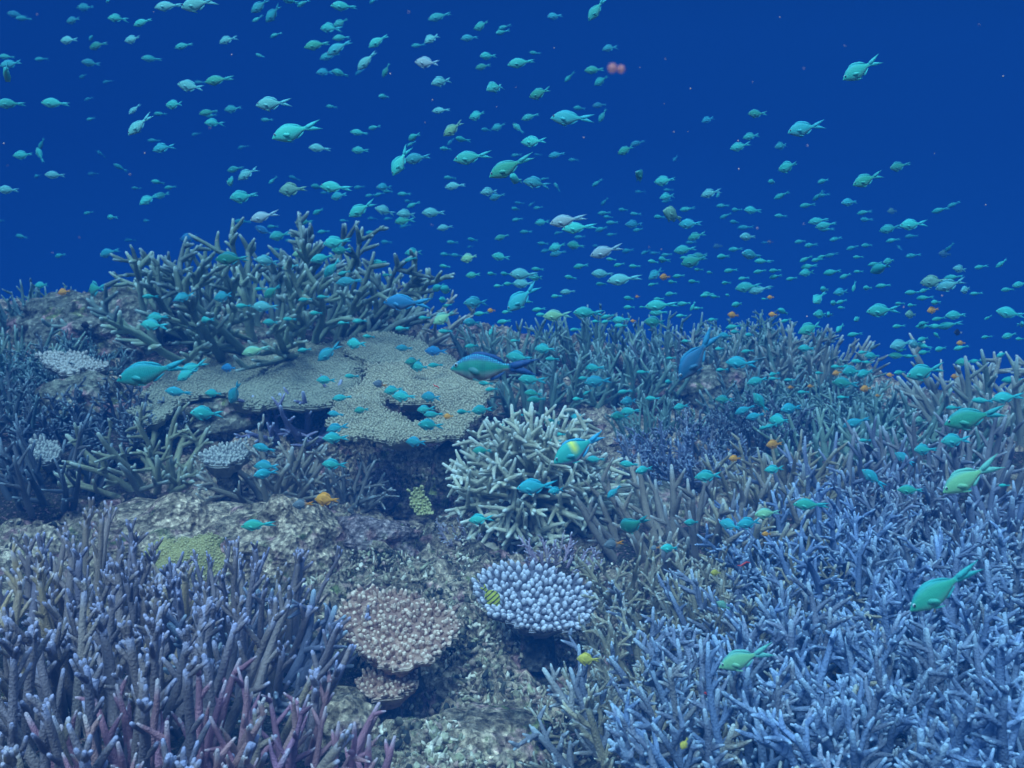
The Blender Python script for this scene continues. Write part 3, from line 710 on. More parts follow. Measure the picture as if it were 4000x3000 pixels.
FISH = '''
T0|0|0|2.212
150,130,160,-10,3;210,162,120,5,2;640,175,140,8,1;745,68,140,0,3;1015,157,165,-3,0;1235,190,175,10,0;1460,50,240,5,0;1730,30,320,10,0;945,8,90,-10,1;600,347,170,-3,0;800,325,110,0,3;845,390,170,8,2;1155,342,155,5,0;1590,395,160,10,1;1970,340,160,20,0;60,490,130,0,1;100,555,170,15,0;40,625,110,5,1;360,510,110,10,2;790,548,130,-2,1;1315,508,150,8,2;725,660,100,10,3;930,705,80,10,3;1655,750,230,-12,0;1730,712,110,0,3;1905,690,260,5,1;95,895,210,10,0;480,892,240,-5,0;770,855,80,10,3;1165,940,130,50,0;1215,1070,270,42,0;1515,905,180,-5,0;1390,985,100,5,1;1805,970,160,10,1;1830,1000,110,0,2;2015,945,130,12,2;790,1028,90,8,1;1850,1060,165,-2,1;1335,1215,100,5,2;1410,1275,190,12,0;1700,1160,80,10,3;2100,1270,100,10,3;360,1240,110,55,1
T1|1000|0|2.212
40,50,190,30,0;155,115,190,35,1;15,165,100,40,1;300,5,150,-15,0;410,25,120,20,0;765,55,215,3,1;1015,10,80,5,2;1590,140,210,20,3;735,200,140,20,1;640,240,180,-8,2;175,300,110,20,0;530,385,220,12,0;740,325,150,10,1;720,405,240,30,0;640,480,180,20,3;1060,350,200,35,0;1525,325,165,40,0;1405,395,120,5,2;1955,222,145,8,0;1850,325,155,12,1;2150,235,120,10,2;2130,280,120,20,1;40,485,95,-25,0;960,520,220,42,0;2010,485,145,10,1;1965,575,135,8,1;1485,545,220,-10,0,w;1125,605,130,62,1;900,620,100,30,3;595,622,150,2,2;735,635,145,-8,1;1610,700,190,18,0;2080,745,195,32,1;160,895,300,5,0;1115,832,100,25,2;655,922,100,-8,1;1600,953,155,-3,0;1920,998,155,5,1;100,1038,110,-3,1;360,1130,420,18,0;1030,1102,120,5,1;895,1147,155,-8,0;1710,1110,200,30,0,y;1995,1123,90,0,2;2100,1097,130,15,2;1370,1180,120,5,1;1685,1220,80,50,3;1785,1207,110,-5,1;1645,1285,110,0,1;550,1280,190,-8,0;905,1300,155,-5,0;1345,1240,90,30,0
T2|2000|0|2.212
375,140,140,20,2;740,70,250,52,0;850,412,140,12,1;200,460,100,-5,1;85,540,240,12,0;500,665,120,42,1;715,605,170,3,0;775,697,130,25,1;250,805,190,5,0;760,908,130,8,2;590,935,120,3,2;530,1022,370,-3,0;785,995,130,60,1;160,1008,155,12,1;55,1110,130,-45,1;195,1225,220,-5,0;1700,1030,130,22,2;2120,985,165,3,0;2070,1175,140,10,0;1975,1265,175,12,0;1090,1235,135,15,2;990,1295,145,15,0
T3|3000|0|2.212
820,590,370,28,0;340,1105,330,12,0;125,1258,145,15,2
T4|0|550|2.212
205,125,150,5,0;345,125,150,-65,1;480,297,165,-2,0;325,305,90,0,3;875,118,90,-40,3;1045,235,110,-30,2;810,285,60,10,3;1370,357,105,-3,0;1477,403,105,5,0;1182,410,70,0,1;1285,500,170,38,1;1405,470,130,15,1;75,425,180,-3,0;770,622,90,10,0;965,660,110,-8,1;1270,692,80,-5,2;10,690,40,0,2;195,830,120,-15,2;525,990,120,5,2;940,965,190,10,2;1130,860,80,0,3;365,1247,135,3,0;810,1280,170,0,3;555,1305,110,10,3,o;2035,243,150,8,1;2140,280,190,32,0;2010,348,130,-3,0;2105,485,190,12,1;2100,700,120,0,3;1640,840,170,10,1,b;2010,1020,290,0,0,e
T5|1000|550|2.212
1255,165,290,60,0;1400,150,230,8,0;1880,140,330,8,0;2215,215,420,25,0;150,340,100,40,1;335,325,90,-10,3;320,420,240,3,1,n;700,405,290,-8,0;540,400,100,0,2;600,450,80,0,2;720,475,155,3,0;895,402,100,3,2;1115,400,140,3,1;1145,437,90,5,1;990,472,90,5,1;1070,460,100,15,2;1285,460,120,0,1;920,585,260,28,0;1120,605,180,-15,0;1010,672,90,0,3;1145,672,80,0,2;1365,550,125,22,0;1325,522,80,0,2;1310,632,170,5,0;1285,688,170,5,0;1290,735,100,10,3;1540,622,200,0,0;1680,322,110,-5,1;1720,388,170,0,0;2025,440,165,8,0;2085,482,135,8,1;1640,748,145,12,0;1700,878,100,-3,1;1875,855,95,-8,1;1855,915,60,10,1;2130,830,135,18,0;1375,965,160,8,1;1340,1022,110,15,2;1645,982,105,-5,1;1735,990,100,-10,2;1850,1012,160,8,0,y;2120,1005,160,-10,0;1635,1085,100,-10,1;1880,1160,130,3,0;2045,1150,90,-3,1;2160,1150,90,-5,1;1580,1265,120,15,2;1660,1290,110,-5,2;2100,1253,90,0,1;2190,1235,100,0,1;425,700,145,-3,0;545,610,120,15,1;80,650,260,12,0,w;75,780,180,-25,0,b;765,690,80,0,1;1000,790,100,5,0;585,785,110,3,1;1125,875,100,-8,3;700,878,210,10,0;745,945,150,8,1;150,742,100,0,1;205,820,140,20,1;290,860,80,0,1;400,970,170,10,0,y;580,1012,200,12,0;185,940,90,0,1;100,1040,200,-8,0;660,1095,210,48,0;300,1085,150,10,0;810,1215,230,5,0;1070,1050,130,5,1;1135,1160,90,0,1;140,1300,190,25,0;400,1310,110,0,1;40,1280,100,0,1;770,1140,120,10,2
T6|2000|550|2.212
45,125,100,0,2;225,122,60,0,2;390,120,145,10,1;535,165,90,-5,2;1410,155,60,50,3;40,335,110,10,1;215,365,230,-10,0;285,330,80,5,1;390,400,90,-60,1;740,360,110,35,1;1120,315,130,-20,1;1325,347,175,0,0;1355,425,90,-3,2;1108,442,60,0,3;1350,480,150,12,1;1345,520,100,5,2;800,525,80,45,1;1720,450,160,12,0;1785,460,80,60,1;65,540,80,0,3;172,545,70,35,1;230,578,85,5,1;40,590,85,-3,1;50,680,100,10,1;265,705,130,3,1;495,685,320,8,0,w;590,750,300,5,0;125,787,110,0,1;405,795,80,10,1;590,832,100,0,2;800,625,115,3,1;965,597,90,0,1;835,660,90,0,1;870,708,110,-3,1;1070,633,100,-5,1;1060,722,160,0,2;1095,770,90,0,1;780,763,110,3,2;865,810,90,5,1;1275,660,100,0,1;1400,645,210,-8,0,n;1520,590,130,3,1;1545,718,180,-3,0;1825,562,110,-3,1;1940,598,95,5,1;1850,648,105,20,1;1930,703,100,-5,1;2085,602,160,-3,1;2025,750,130,0,3;2045,830,170,3,0;1595,822,140,15,1;1550,878,90,0,2;1500,940,190,5,0;270,888,100,-5,1;395,918,155,10,0;300,950,100,10,2;400,970,140,8,1;550,907,145,-8,0;825,950,290,15,0,w;735,910,80,0,2;1005,950,90,0,3;1160,962,100,20,2;1240,970,90,0,2;1340,985,100,0,1;1310,1030,100,0,1;1225,1045,100,-10,3;860,1025,90,-8,2;930,1070,95,10,2;600,1082,125,5,1;1060,1085,100,0,1;1500,1010,90,0,2;1580,1035,220,12,1;1625,995,140,5,1;1935,937,115,0,1;1830,1000,130,5,0;2080,988,210,-5,0;2170,1040,130,-5,1;2195,880,70,0,2;1780,912,60,0,3,n;105,1155,240,-3,0;225,1110,110,-5,2;215,1180,140,0,1;105,1235,190,-3,0;510,1182,110,-10,1;790,1150,200,-3,0;980,1195,300,5,0;775,1237,95,-3,1;1250,1145,170,35,0;1325,1178,100,0,2,o;1445,1168,100,3,1;1385,1220,80,0,2;1220,1240,90,10,2;1612,1113,80,0,1;1715,1138,70,0,3;1570,1217,100,-5,0;1895,1120,120,5,1;2145,1128,110,8,0;2005,1187,95,5,1;1850,1228,85,0,1;2045,1262,210,5,0;2140,1285,150,8,0;485,1305,135,3,0;1380,1320,100,0,1;1700,1322,110,0,1
T7|3000|550|2.212
185,222,145,8,0;45,355,110,8,1;125,470,130,20,0;485,345,125,18,0;1135,222,170,12,0;870,330,280,20,0;435,475,100,45,1;480,470,110,5,1;715,530,175,8,0;345,557,130,5,0;838,618,110,3,0;1080,608,105,8,2,n;115,650,115,-3,1;850,683,120,3,2;440,690,165,5,1;505,728,165,8,0;505,765,130,-3,1;1495,597,130,12,0;1610,548,115,20,1;1060,758,150,8,1;1265,722,245,5,0;1245,825,120,3,2;1085,858,115,8,0;590,848,120,12,1;285,870,110,8,0;370,903,120,8,0;735,922,105,15,0;862,903,115,3,0;1140,930,60,-70,1;1570,922,80,55,0;1535,980,130,-5,3,n;1255,993,130,5,1;20,875,50,0,1,o;330,1020,115,22,0;430,1028,110,8,1;555,985,105,12,1;475,1000,100,20,3;780,1005,90,0,1;360,1085,110,0,1;345,1138,150,8,1;60,1122,110,3,1;70,1172,90,10,1;20,1040,60,5,1;565,1135,130,3,0;210,1190,105,8,0;675,1165,120,20,2;785,1130,80,0,3;930,1063,110,8,1;1055,1038,140,12,1;990,1095,110,15,2;1670,1110,150,-8,0;1840,1090,120,8,0;2025,1055,125,35,1;745,1255,100,70,1;865,1272,110,3,1;1000,1252,120,3,0;490,1285,110,0,2;640,1305,150,8,1;1440,1215,200,3,0,n;1580,1245,200,18,0;1610,1180,130,0,3;1715,1285,150,10,0;1255,1310,130,0,0;1360,1290,110,15,1;1800,1320,100,0,2;2080,1285,120,3,1;2185,1240,150,10,1;20,1265,60,10,1
T8|0|1100|2.212
1305,130,110,3,1;1595,130,180,20,1;1940,128,200,8,0;2110,210,130,0,2;1365,310,160,3,0;1340,378,250,-8,0;1785,330,130,0,2;1320,780,600,12,0;1680,740,250,25,1;1620,800,200,28,0;1985,748,150,-3,1,b;1545,955,230,-8,0;1850,965,140,-5,1;2030,955,220,50,0;1785,1140,200,-3,0;750,380,110,-5,0,k;2210,595,240,12,0,y
T9|1000|1100|2.212
85,218,230,-3,0;430,155,125,3,0;585,133,110,0,0;525,272,110,3,1;295,325,120,-3,1,b;130,352,140,-3,1;760,357,105,0,0;900,340,130,3,0;1320,185,420,-3,0,b;1260,405,120,0,1;1460,312,110,0,1;1630,310,210,25,0,y;1910,180,220,3,0;2035,250,70,0,1,o;1950,275,130,5,0;2170,262,90,0,1;1655,205,90,8,2;1630,160,80,0,3;1870,355,150,-3,0;2150,345,130,5,0;2035,420,90,65,0;1640,430,120,0,2;870,538,190,-3,0;980,475,110,-5,1;425,590,130,5,1;640,605,250,35,0;1285,575,150,-3,1;1560,603,190,-3,1,b;1875,556,130,3,1;1365,690,150,5,1;1420,738,170,-3,1;1555,722,130,0,2;830,818,130,-3,1;610,852,160,-3,0;1075,890,120,-15,0,t;1190,938,160,8,0;750,1003,170,5,0;1280,993,190,-3,0;1520,1000,190,-5,0;1465,1103,150,5,0;1540,1148,170,0,0;915,1110,140,5,0;690,1145,150,-8,0;1665,1165,90,0,0,o;1510,1240,200,-8,0;1795,1125,110,-5,1;1955,1108,170,3,0;700,1265,190,12,0;1990,880,130,-5,0;2040,930,120,5,0;2090,1280,150,35,1;2075,745,750,-1,0,d
T10|2000|1100|2.212
100,130,350,40,0;155,175,60,0,2;235,240,120,5,1;265,285,110,0,2;400,292,250,3,0,y;670,270,270,-3,0;830,300,120,10,1;820,345,100,10,1;735,345,90,0,3;385,125,90,-3,1;945,330,150,0,0;945,380,120,0,1;1050,340,50,0,0,o;1300,205,290,3,0;1245,350,210,-3,0;1020,145,110,-5,1;1085,130,40,0,0,o;1020,222,110,0,1;1130,220,60,0,1;1270,150,90,0,1;1375,108,105,5,1;1270,268,150,0,2;1490,190,110,0,2;1565,210,100,60,0;1610,230,90,0,2;1470,295,100,0,0;1680,120,100,0,0;1760,130,100,-5,1;1870,118,60,0,3;1955,195,130,10,1;1740,328,100,5,1;1915,290,100,-8,0,o;1920,390,120,5,0;1940,435,110,0,1;550,415,100,3,1;290,582,180,-3,0;30,510,90,0,1;65,655,220,-8,0;350,670,120,-3,1;715,745,150,0,0;1510,515,95,0,0;1375,662,90,0,1;1135,782,115,0,1,b;185,848,250,-5,0;745,862,230,5,0;630,835,110,0,1;1365,868,100,0,1;1615,622,550,50,0,b;1850,468,140,-5,1;2060,462,100,0,1;2040,600,100,3,1;1990,705,270,-5,0;1815,762,110,3,0;2130,855,200,12,0;190,968,160,-8,0;215,1020,170,3,0;655,955,90,30,0;575,1015,105,0,0;1220,1010,125,-3,0;1020,1035,170,3,0;1465,1080,140,8,0;1020,1120,150,5,0;930,1165,160,-5,1;1840,1020,160,-3,1;2150,1050,210,-52,0;2020,1105,190,20,0;2110,1160,170,12,0;590,1190,160,-22,0;350,1218,140,-3,0;45,1150,110,-5,0;420,1320,100,-3,1;980,950,130,5,0,y;2190,1260,110,10,0;2185,150,60,0,2;1800,580,100,5,1
T11|3000|1100|2.212
435,145,140,38,0;575,185,100,5,0;640,172,110,15,1;640,225,80,0,3;25,135,60,0,2,o;45,285,80,-5,1,o;140,262,130,-20,0;160,335,95,15,0;465,283,160,0,0;525,285,70,0,1;780,320,110,15,1;625,400,125,30,1;375,400,240,20,0;755,455,120,8,1;1005,248,290,3,0;1240,285,130,0,1,n;1140,190,90,0,3;1240,205,90,0,3;1360,140,110,3,1;1455,180,120,3,2;1430,245,110,10,1,o;1635,290,210,3,0;1130,385,110,3,0;1355,360,120,5,1;1355,385,130,0,1;1465,385,130,3,0;1480,320,110,8,1;1570,375,130,8,1;1905,310,70,30,1;2100,275,240,-12,0;2190,370,60,0,1;1645,440,90,0,2,k;1890,478,95,5,0;2090,465,150,12,0;2180,495,90,0,0;1150,543,210,12,0;1270,545,140,-10,0;1355,560,120,-25,0;1350,495,130,8,1;1160,590,110,5,1;1360,610,130,5,1;1495,580,130,8,1;1465,470,90,-40,3;1670,532,80,0,0,o;1670,570,130,12,0;2030,628,130,18,0;1130,640,160,-3,2;1235,645,90,0,2;1700,695,150,3,2;1800,685,110,5,2;910,642,160,-3,0;830,610,90,3,2;785,690,120,-5,0;870,697,90,-3,1;335,577,150,-3,0;600,735,110,0,1;690,735,100,0,1;725,778,190,0,0;845,790,170,12,0;600,790,90,10,1,o;670,880,215,-8,0;850,925,110,5,0,o;1060,808,70,-3,0,o;1150,785,130,3,1;1370,775,350,12,0;1860,1030,130,-3,1;2080,1000,280,5,0;2125,850,130,0,3;1800,1170,520,12,0;1610,1090,130,0,2;205,1095,210,5,0;110,1200,150,-3,0;30,1245,120,12,0;770,1215,220,18,1;50,800,100,10,0;60,838,100,0,0;190,850,100,0,1;450,790,90,0,2;310,955,100,0,1;650,1000,100,0,2;200,915,60,0,1,o;370,905,60,0,1,o;1320,1200,130,-5,1,n;1620,820,80,0,3,o;950,985,50,0,1,o
T12|1000|1650|2.212
75,225,200,-15,0;100,380,230,-3,0;90,440,180,5,0;690,135,200,0,0;1390,170,190,-3,0;1960,245,170,-3,0;675,365,210,-5,0;615,668,210,-5,0,o;410,708,180,3,0,t;1940,838,200,5,0;30,885,290,3,0;2175,720,130,0,1,k
T13|2000|1650|2.212
585,220,490,28,0,h;725,320,150,0,0;1015,362,160,-3,1;1145,408,160,5,0;1705,465,240,3,0;225,555,350,3,0;390,590,150,3,1;885,595,160,40,0;1045,885,190,35,0;1560,865,150,-5,0;1370,1088,180,-5,0;410,105,100,0,1;375,160,90,0,1;600,155,110,0,2;1930,312,110,0,0,o;1850,225,90,-30,1,t;1890,890,180,-18,0;2060,870,230,5,0;2212,785,225,3,0,y;1240,1085,90,3,1,t;885,1050,180,5,1,t;1765,1300,100,-5,0,l;2200,965,80,0,0,o
T14|3000|1650|2.212
840,155,100,0,1,b;1350,235,190,0,0;1635,155,290,3,0;1180,315,170,-35,0;920,490,260,-38,0;1240,585,220,-3,0;1775,460,570,27,0,v;1700,580,120,0,1;380,712,310,-3,0;60,405,170,5,0;955,1030,190,-3,0,k;1280,1000,150,3,0,k;60,190,150,5,0,o;870,240,170,0,1,k;2045,545,100,0,1,b
T15|2000|2200|2.074
1911,765,470,16,0,v;620,780,180,-3,0,l;1400,1460,110,60,0,l;1715,345,120,-30,0,n
T16|3000|2200|2.074
1439,187,664,32,0;150,1080,150,175,0,s
T17|1000|2200|2.074
1895,260,230,130,0,s
T18|0|2200|2.074
1290,1400,260,95,0,q
'''
# ------------------------------------------------------------ fish
def fish_mat(name, mode='chromis'):
    m, n, b = newmat(name)
    oi = N(n, 'ShaderNodeObjectInfo'); tcn = N(n, 'ShaderNodeTexCoord'); sp = N(n, 'ShaderNodeSeparateXYZ')
    n.links.new(tcn.outputs['Object'], sp.inputs[0])
    za = N(n, 'ShaderNodeAttribute', attribute_name='hgt')     # 0 belly .. 1 back
    fa = N(n, 'ShaderNodeAttribute', attribute_name='fin')
    base = oi.outputs['Color']
    if mode == 'chromis':
        back = mixc(n, 0.45, base, (0.02, 0.32, 0.62)); belly = mixc(n, 0.28, base, (0.50, 0.45, 0.48))
        c = mixc(n, ramp(n, za.outputs['Fac'], [(0.05, 0.0), (0.42, 1.0)]), belly, base)
        c = mixc(n, ramp(n, za.outputs['Fac'], [(0.80, 0.0), (1.0, 1.0)]), c, back)
        mp = N(n, 'ShaderNodeMapping'); n.links.new(tcn.outputs['Object'], mp.inputs[0]); mp.inputs['Scale'].default_value = (1, 0.2, 1.25)
        v = tex(n, 'ShaderNodeTexVoronoi', 42, mp.outputs[0]); v.inputs['Randomness'].default_value = 0.25
        c = mixc(n, ramp(n, v.outputs['Distance'], [(0.1, 0.0), (0.6, 0.55)]), c, mixc(n, 1.0, c, (0.35, 0.45, 0.6), 'MULTIPLY'))
        c = mixc(n, fa.outputs['Fac'], c, mixc(n, 0.5, base, (0.03, 0.34, 0.60)))
        bump(n, b, v.outputs['Distance'], 0.25, 0.006)
    elif mode == 'hero':
        dark = mixc(n, 1.0, base, (0.50, 0.55, 0.75), 'MULTIPLY')
        c = mixc(n, ramp(n, za.outputs['Fac'], [(0.05, 0.0), (0.4, 1.0)]), mixc(n, 0.55, base, (0.52, 0.34, 0.50)), base)
        mp = N(n, 'ShaderNodeMapping'); n.links.new(tcn.outputs['Object'], mp.inputs[0]); mp.inputs['Scale'].default_value = (1, 0.15, 1.3)
        v = tex(n, 'ShaderNodeTexVoronoi', 40, mp.outputs[0]); v.inputs['Randomness'].default_value = 0.12
        wv = N(n, 'ShaderNodeMath', operation='SINE'); wm = N(n, 'ShaderNodeMath', operation='MULTIPLY'); n.links.new(sp.outputs['X'], wm.inputs[0]); wm.inputs[1].default_value = 34
        n.links.new(wm.outputs[0], wv.inputs[0])
        c = mixc(n, ramp(n, wv.outputs[0], [(0.2, 0.0), (0.9, 0.35)]), c, dark)
        dots = ramp(n, v.outputs['Distance'], [(0.22, 1.0), (0.38, 0.0)])
        up = ramp(n, za.outputs['Fac'], [(0.72, 0.0), (0.85, 1.0)])
        c = mixc(n, up, c, (0.01, 0.10, 0.26))
        both = mixc(n, 1.0, dots, up, 'MULTIPLY')
        c = mixc(n, both, c, (0.08, 0.75, 1.0))
        c = mixc(n, fa.outputs['Fac'], c, (0.008, 0.07, 0.24))
        bump(n, b, v.outputs['Distance'], 0.15, 0.004)
    elif mode == 'band':
        f = ramp(n, sp.outputs['X'], [(0.0, 0.0)]) if False else None
        mr = N(n, 'ShaderNodeMapRange'); n.links.new(sp.outputs['X'], mr.inputs[0]); mr.inputs[1].default_value = -0.3; mr.inputs[2].default_value = 0.2
        k = ramp(n, mr.outputs[0], [(0.25, 0.0), (0.42, 1.0), (0.62, 0.0)])
        k2 = mixc(n, 1.0, k, ramp(n, za.outputs['Fac'], [(0.25, 0.0), (0.6, 1.0)]), 'MULTIPLY')
        c = mixc(n, k2, base, (0.75, 0.85, 0.15))
        c = mixc(n, ramp(n, za.outputs['Fac'], [(0.0, 1.0), (0.25, 0.0)]), c, (0.40, 0.28, 0.50))
        v = tex(n, 'ShaderNodeTexVoronoi', 42, tcn.outputs['Object']); v.inputs['Randomness'].default_value = 0.2
        c = mixc(n, fa.outputs['Fac'], c, (0.05, 0.45, 0.75))
        bump(n, b, v.outputs['Distance'], 0.3, 0.006)
    elif mode == 'plain':
        v = tex(n, 'ShaderNodeTexNoise', 8, tcn.outputs['Object'], Detail=3.0)
        c = mixc(n, 1.0, base, ramp(n, v.outputs[0], [(0.3, 0.75), (0.7, 1.2)]), 'MULTIPLY')
    elif mode == 'twotone':
        mr = N(n, 'ShaderNodeMapRange'); n.links.new(sp.outputs['X'], mr.inputs[0]); mr.inputs[1].default_value = 0.02; mr.inputs[2].default_value = 0.2
        c = mixc(n, mr.outputs[0], base, (0.75, 0.30, 0.03))
    elif mode == 'black':
        mr = N(n, 'ShaderNodeMapRange'); n.links.new(sp.outputs['X'], mr.inputs[0]); mr.inputs[1].default_value = 0.2; mr.inputs[2].default_value = 0.24
        c = mixc(n, mr.outputs[0], (0.008, 0.009, 0.014), (0.55, 0.6, 0.6))
    elif mode == 'striped':
        wm = N(n, 'ShaderNodeMath', operation='MULTIPLY'); n.links.new(sp.outputs['X'], wm.inputs[0]); wm.inputs[1].default_value = 48
        wv = N(n, 'ShaderNodeMath', operation='SINE'); n.links.new(wm.outputs[0], wv.inputs[0])
        c = mixc(n, ramp(n, wv.outputs[0], [(0.35, 0.0), (0.6, 0.9)]), base, (0.02, 0.03, 0.05))
    n.links.new(c, b.inputs['Base Color'])
    b.inputs['Roughness'].default_value = 0.55
    b.inputs['Specular IOR Level'].default_value = 0.25
    if mode in ('chromis', 'hero', 'band'):
        b.inputs['Sheen Weight'].default_value = 0.05
    return m
MF = {k: fish_mat('fish_skin_' + k, k) for k in ('chromis', 'hero', 'band', 'plain', 'twotone', 'black', 'striped')}
M_EYE_W = plain('eye_ring', (0.55, 0.75, 0.85), 0.3)
M_EYE_B = plain('eye_pupil', (0.004, 0.004, 0.006), 0.15)

def fish_mesh(depth=0.36, fork=0.15, bend=0.0, fins=1.0, tail=0.27, res=1, eye=True, mat=None, droop=0.0, bl=0.90):
    """one continuous fish, 1 unit long, head towards -x, back towards +z"""
    V = []; F = []; Hg = []; Fi = []; MI = []
    prof = [(-0.500, 0.010, 0.012, 0.006, -0.02), (-0.485, 0.10, 0.10, 0.05, -0.02), (-0.455, 0.26, 0.22, 0.15, -0.015), (-0.40, 0.50, 0.44, 0.27, -0.01), (-0.33, 0.74, 0.70, 0.36, 0), (-0.24, 0.94, 0.92, 0.42, 0),
            (-0.14, 1.0, 1.0, 0.42, 0), (-0.04, 0.93, 0.92, 0.38, 0), (0.05, 0.74, 0.72, 0.30, 0), (0.13, 0.50, 0.48, 0.21, 0.004), (0.20, 0.30, 0.28, 0.13, 0.008), (0.25, 0.23, 0.21, 0.08, 0.01), (0.29, 0.25, 0.24, 0.035, 0.01)]
    hh = depth / 2; n = 12 if res else 6
    if not res: prof = prof[::2]
    def bz(x): return bend * max(0, x + 0.12) ** 2 * 0.8
    for (x, t, bo, wd, zc) in prof:
        for i in range(n):
            a = 2 * math.pi * i / n
            s, c = math.sin(a), math.cos(a)
            zz = zc + (s * t if s > 0 else s * bo) * hh
            y = math.copysign(abs(c) ** 0.85, c) * wd * hh * 0.9
            V.append((x, y + bz(x), zz)); Hg.append(0.5 + 0.5 * s); Fi.append(1.0 if x > 0.27 else 0.0)
    m_ = len(prof)
    for k in range(m_ - 1):
        for i in range(n):
            j = (i + 1) % n; F.append((k * n + i, (k + 1) * n + i, (k + 1) * n + j, k * n + j)); MI.append(0)
    F.append(tuple(range(n))); MI.append(0)
    F.append(tuple((m_ - 1) * n + i for i in reversed(range(n)))); MI.append(0)
    def fin(rows, thick=0.004, flare=None, off=(0, 0, 0)):
        """rows: list of (x, z0, z1) -> thin two-sided blade"""
        b = len(V)
        for (x, z0, z1, y0, y1) in rows:
            yb = bz(x)
            V.extend([(x, y0 + yb + thick, z0), (x, y1 + yb + thick * .4, z1), (x, y0 + yb - thick, z0), (x, y1 + yb - thick * .4, z1)])
            Hg.extend([0.35 if rows[0][3] else 0.7] * 4); Fi.extend([0.25 if rows[0][3] else 1.0] * 4)
        for k in range(len(rows) - 1):
            q = b + 4 * k
            for (p0, p1) in ((0, 1), (3, 2), (1, 3), (2, 0)):
                F.append((q + p0, q + 4 + p0, q + 4 + p1, q + p1)); MI.append(0)
        F.append((b, b + 1, b + 3, b + 2)); MI.append(0)
        e = b + 4 * (len(rows) - 1); F.append((e, e + 2, e + 3, e + 1)); MI.append(0)
    f = fork; x0 = 0.275; L = 0.5 - x0
    # two tail lobes
    for sgn in (1, -1):
        rows = []
        for k in range(6):
            t = k / 5
            zc = 0.01 + sgn * (0.012 + f * t ** 0.9)
            wdt = 0.030 * (1 - t) + 0.032 * math.sin(math.pi * min(1, t + 0.15)) * (0.6 + f * 3) + 0.002
            x = x0 + L * t * (1 - 0.10 * t)
            zi = zc - sgn * wdt * 1.1; zo = zc + sgn * wdt * 0.6
            if k == 0: zi = 0.01 - sgn * 0.002; zo = 0.01 + sgn * 0.04
            rows.append((x, min(zi, zo), max(zi, zo), 0, 0))
        fin(rows)
    if fins > 0:
        # dorsal
        rows = []
        for k in range(8):
            t = k / 7; x = -0.25 + 0.44 * t
            top = np.interp(x, [p[0] for p in prof], [p[1] for p in prof]) * hh
            hgt = fins * (0.035 + 0.035 * math.sin(math.pi * min(1, t * 1.1)) + (0.03 if 0.6 < t < 0.95 else 0)) * (1 if t < 1 else 0.3)
            if k == 0: hgt *= 0.25
            rows.append((x + 0.03 * t, top * 0.9, top + hgt, 0, 0))
        fin(rows)
        rows = []
        for k in range(5):
            t = k / 4; x = 0.0 + 0.19 * t
            bo = -np.interp(x, [p[0] for p in prof], [p[2] for p in prof]) * hh
            hgt = fins * (0.07 * math.sin(math.pi * (0.15 + 0.8 * t)))
            rows.append((x + 0.03, bo - hgt, bo * 0.85, 0, 0))
        fin(rows)
        for sgn in (1, -1):
            bo = -hh * 0.93
            rows = [(-0.20, bo, bo + 0.03, 0.02 * sgn, 0.02 * sgn), (-0.15, bo - 0.025 * fins, bo + 0.01, 0.05 * sgn, 0.03 * sgn), (-0.09, bo - 0.05 * fins, bo - 0.01, 0.06 * sgn, 0.04 * sgn), (-0.05, bo - 0.06 * fins, bo - 0.05 * fins, 0.06 * sgn, 0.055 * sgn)]
            fin(rows)
            yy = hh * 0.36
            rows = [(-0.25, -0.035, -0.01, yy * sgn, yy * sgn), (-0.19, -0.065, 0.005, (yy + .02) * sgn, (yy + .01) * sgn), (-0.13, -0.085, -0.02, (yy + .045) * sgn, (yy + .03) * sgn), (-0.10, -0.075, -0.045, (yy + .05) * sgn, (yy + .045) * sgn)]
            fin(rows, 0.002)
    def ball(c, r, mi, sy):
        b = len(V); rr = [(0.0, -1), (0.7, -.7), (1, 0), (0.7, .7), (0.0, 1)]
        for (q, z) in rr[1:4]:
            for i in range(8):
                a = i * math.pi / 4
                V.append((c[0] + r * q * math.cos(a), c[1] + sy * r * 0.5 * z, c[2] + r * q * math.sin(a))); Hg.append(.5); Fi.append(0)
        for k in range(2):
            for i in range(8): F.append((b + k * 8 + i, b + k * 8 + (i + 1) % 8, b + (k + 1) * 8 + (i + 1) % 8, b + (k + 1) * 8 + i)); MI.append(mi)
        F.append(tuple(b + i for i in reversed(range(8)))); MI.append(mi); F.append(tuple(b + 16 + i for i in range(8))); MI.append(mi)
    if eye:
        for sgn in (1, -1):
            yy = hh * 0.235 * sgn
            ball((-0.415, yy, 0.028 * depth / .36), 0.024, 1, sgn); ball((-0.415, yy * 1.0 + 0.012 * sgn, 0.028 * depth / .36), 0.016, 2, sgn)
    xj = -0.5 + (0.285 + 0.5) * bl
    V = [((-0.5 + (x + 0.5) * bl) if x <= 0.285 else xj + (x - 0.285) * (0.5 - xj) / 0.215, y, z) for (x, y, z) in V]
    me = mesh('fish', V, F, {'hgt': Hg, 'fin': Fi})
    me.materials.append(mat or MF['chromis']); me.materials.append(M_EYE_W); me.materials.append(M_EYE_B)
    me.polygons.foreach_set('material_index', MI)
    return me
SMALL = [fish_mesh(0.37, 0.07, 0.0, 0.35), fish_mesh(0.34, 0.05, 0.5, 0.3), fish_mesh(0.38, 0.09, -0.5, 0.6), fish_mesh(0.35, 0.11, 0.9, 0.9), fish_mesh(0.41, 0.05, -0.9, 0.8), fish_mesh(0.33, 0.04, 0.2, 0.2)]
TINY = [fish_mesh(0.36, 0.06, b_, 0.0, res=0, eye=False) for b_ in (0, 0.6, -0.6)]
OVAL = fish_mesh(0.46, 0.07, 0.2, 0.9, mat=MF['plain'])
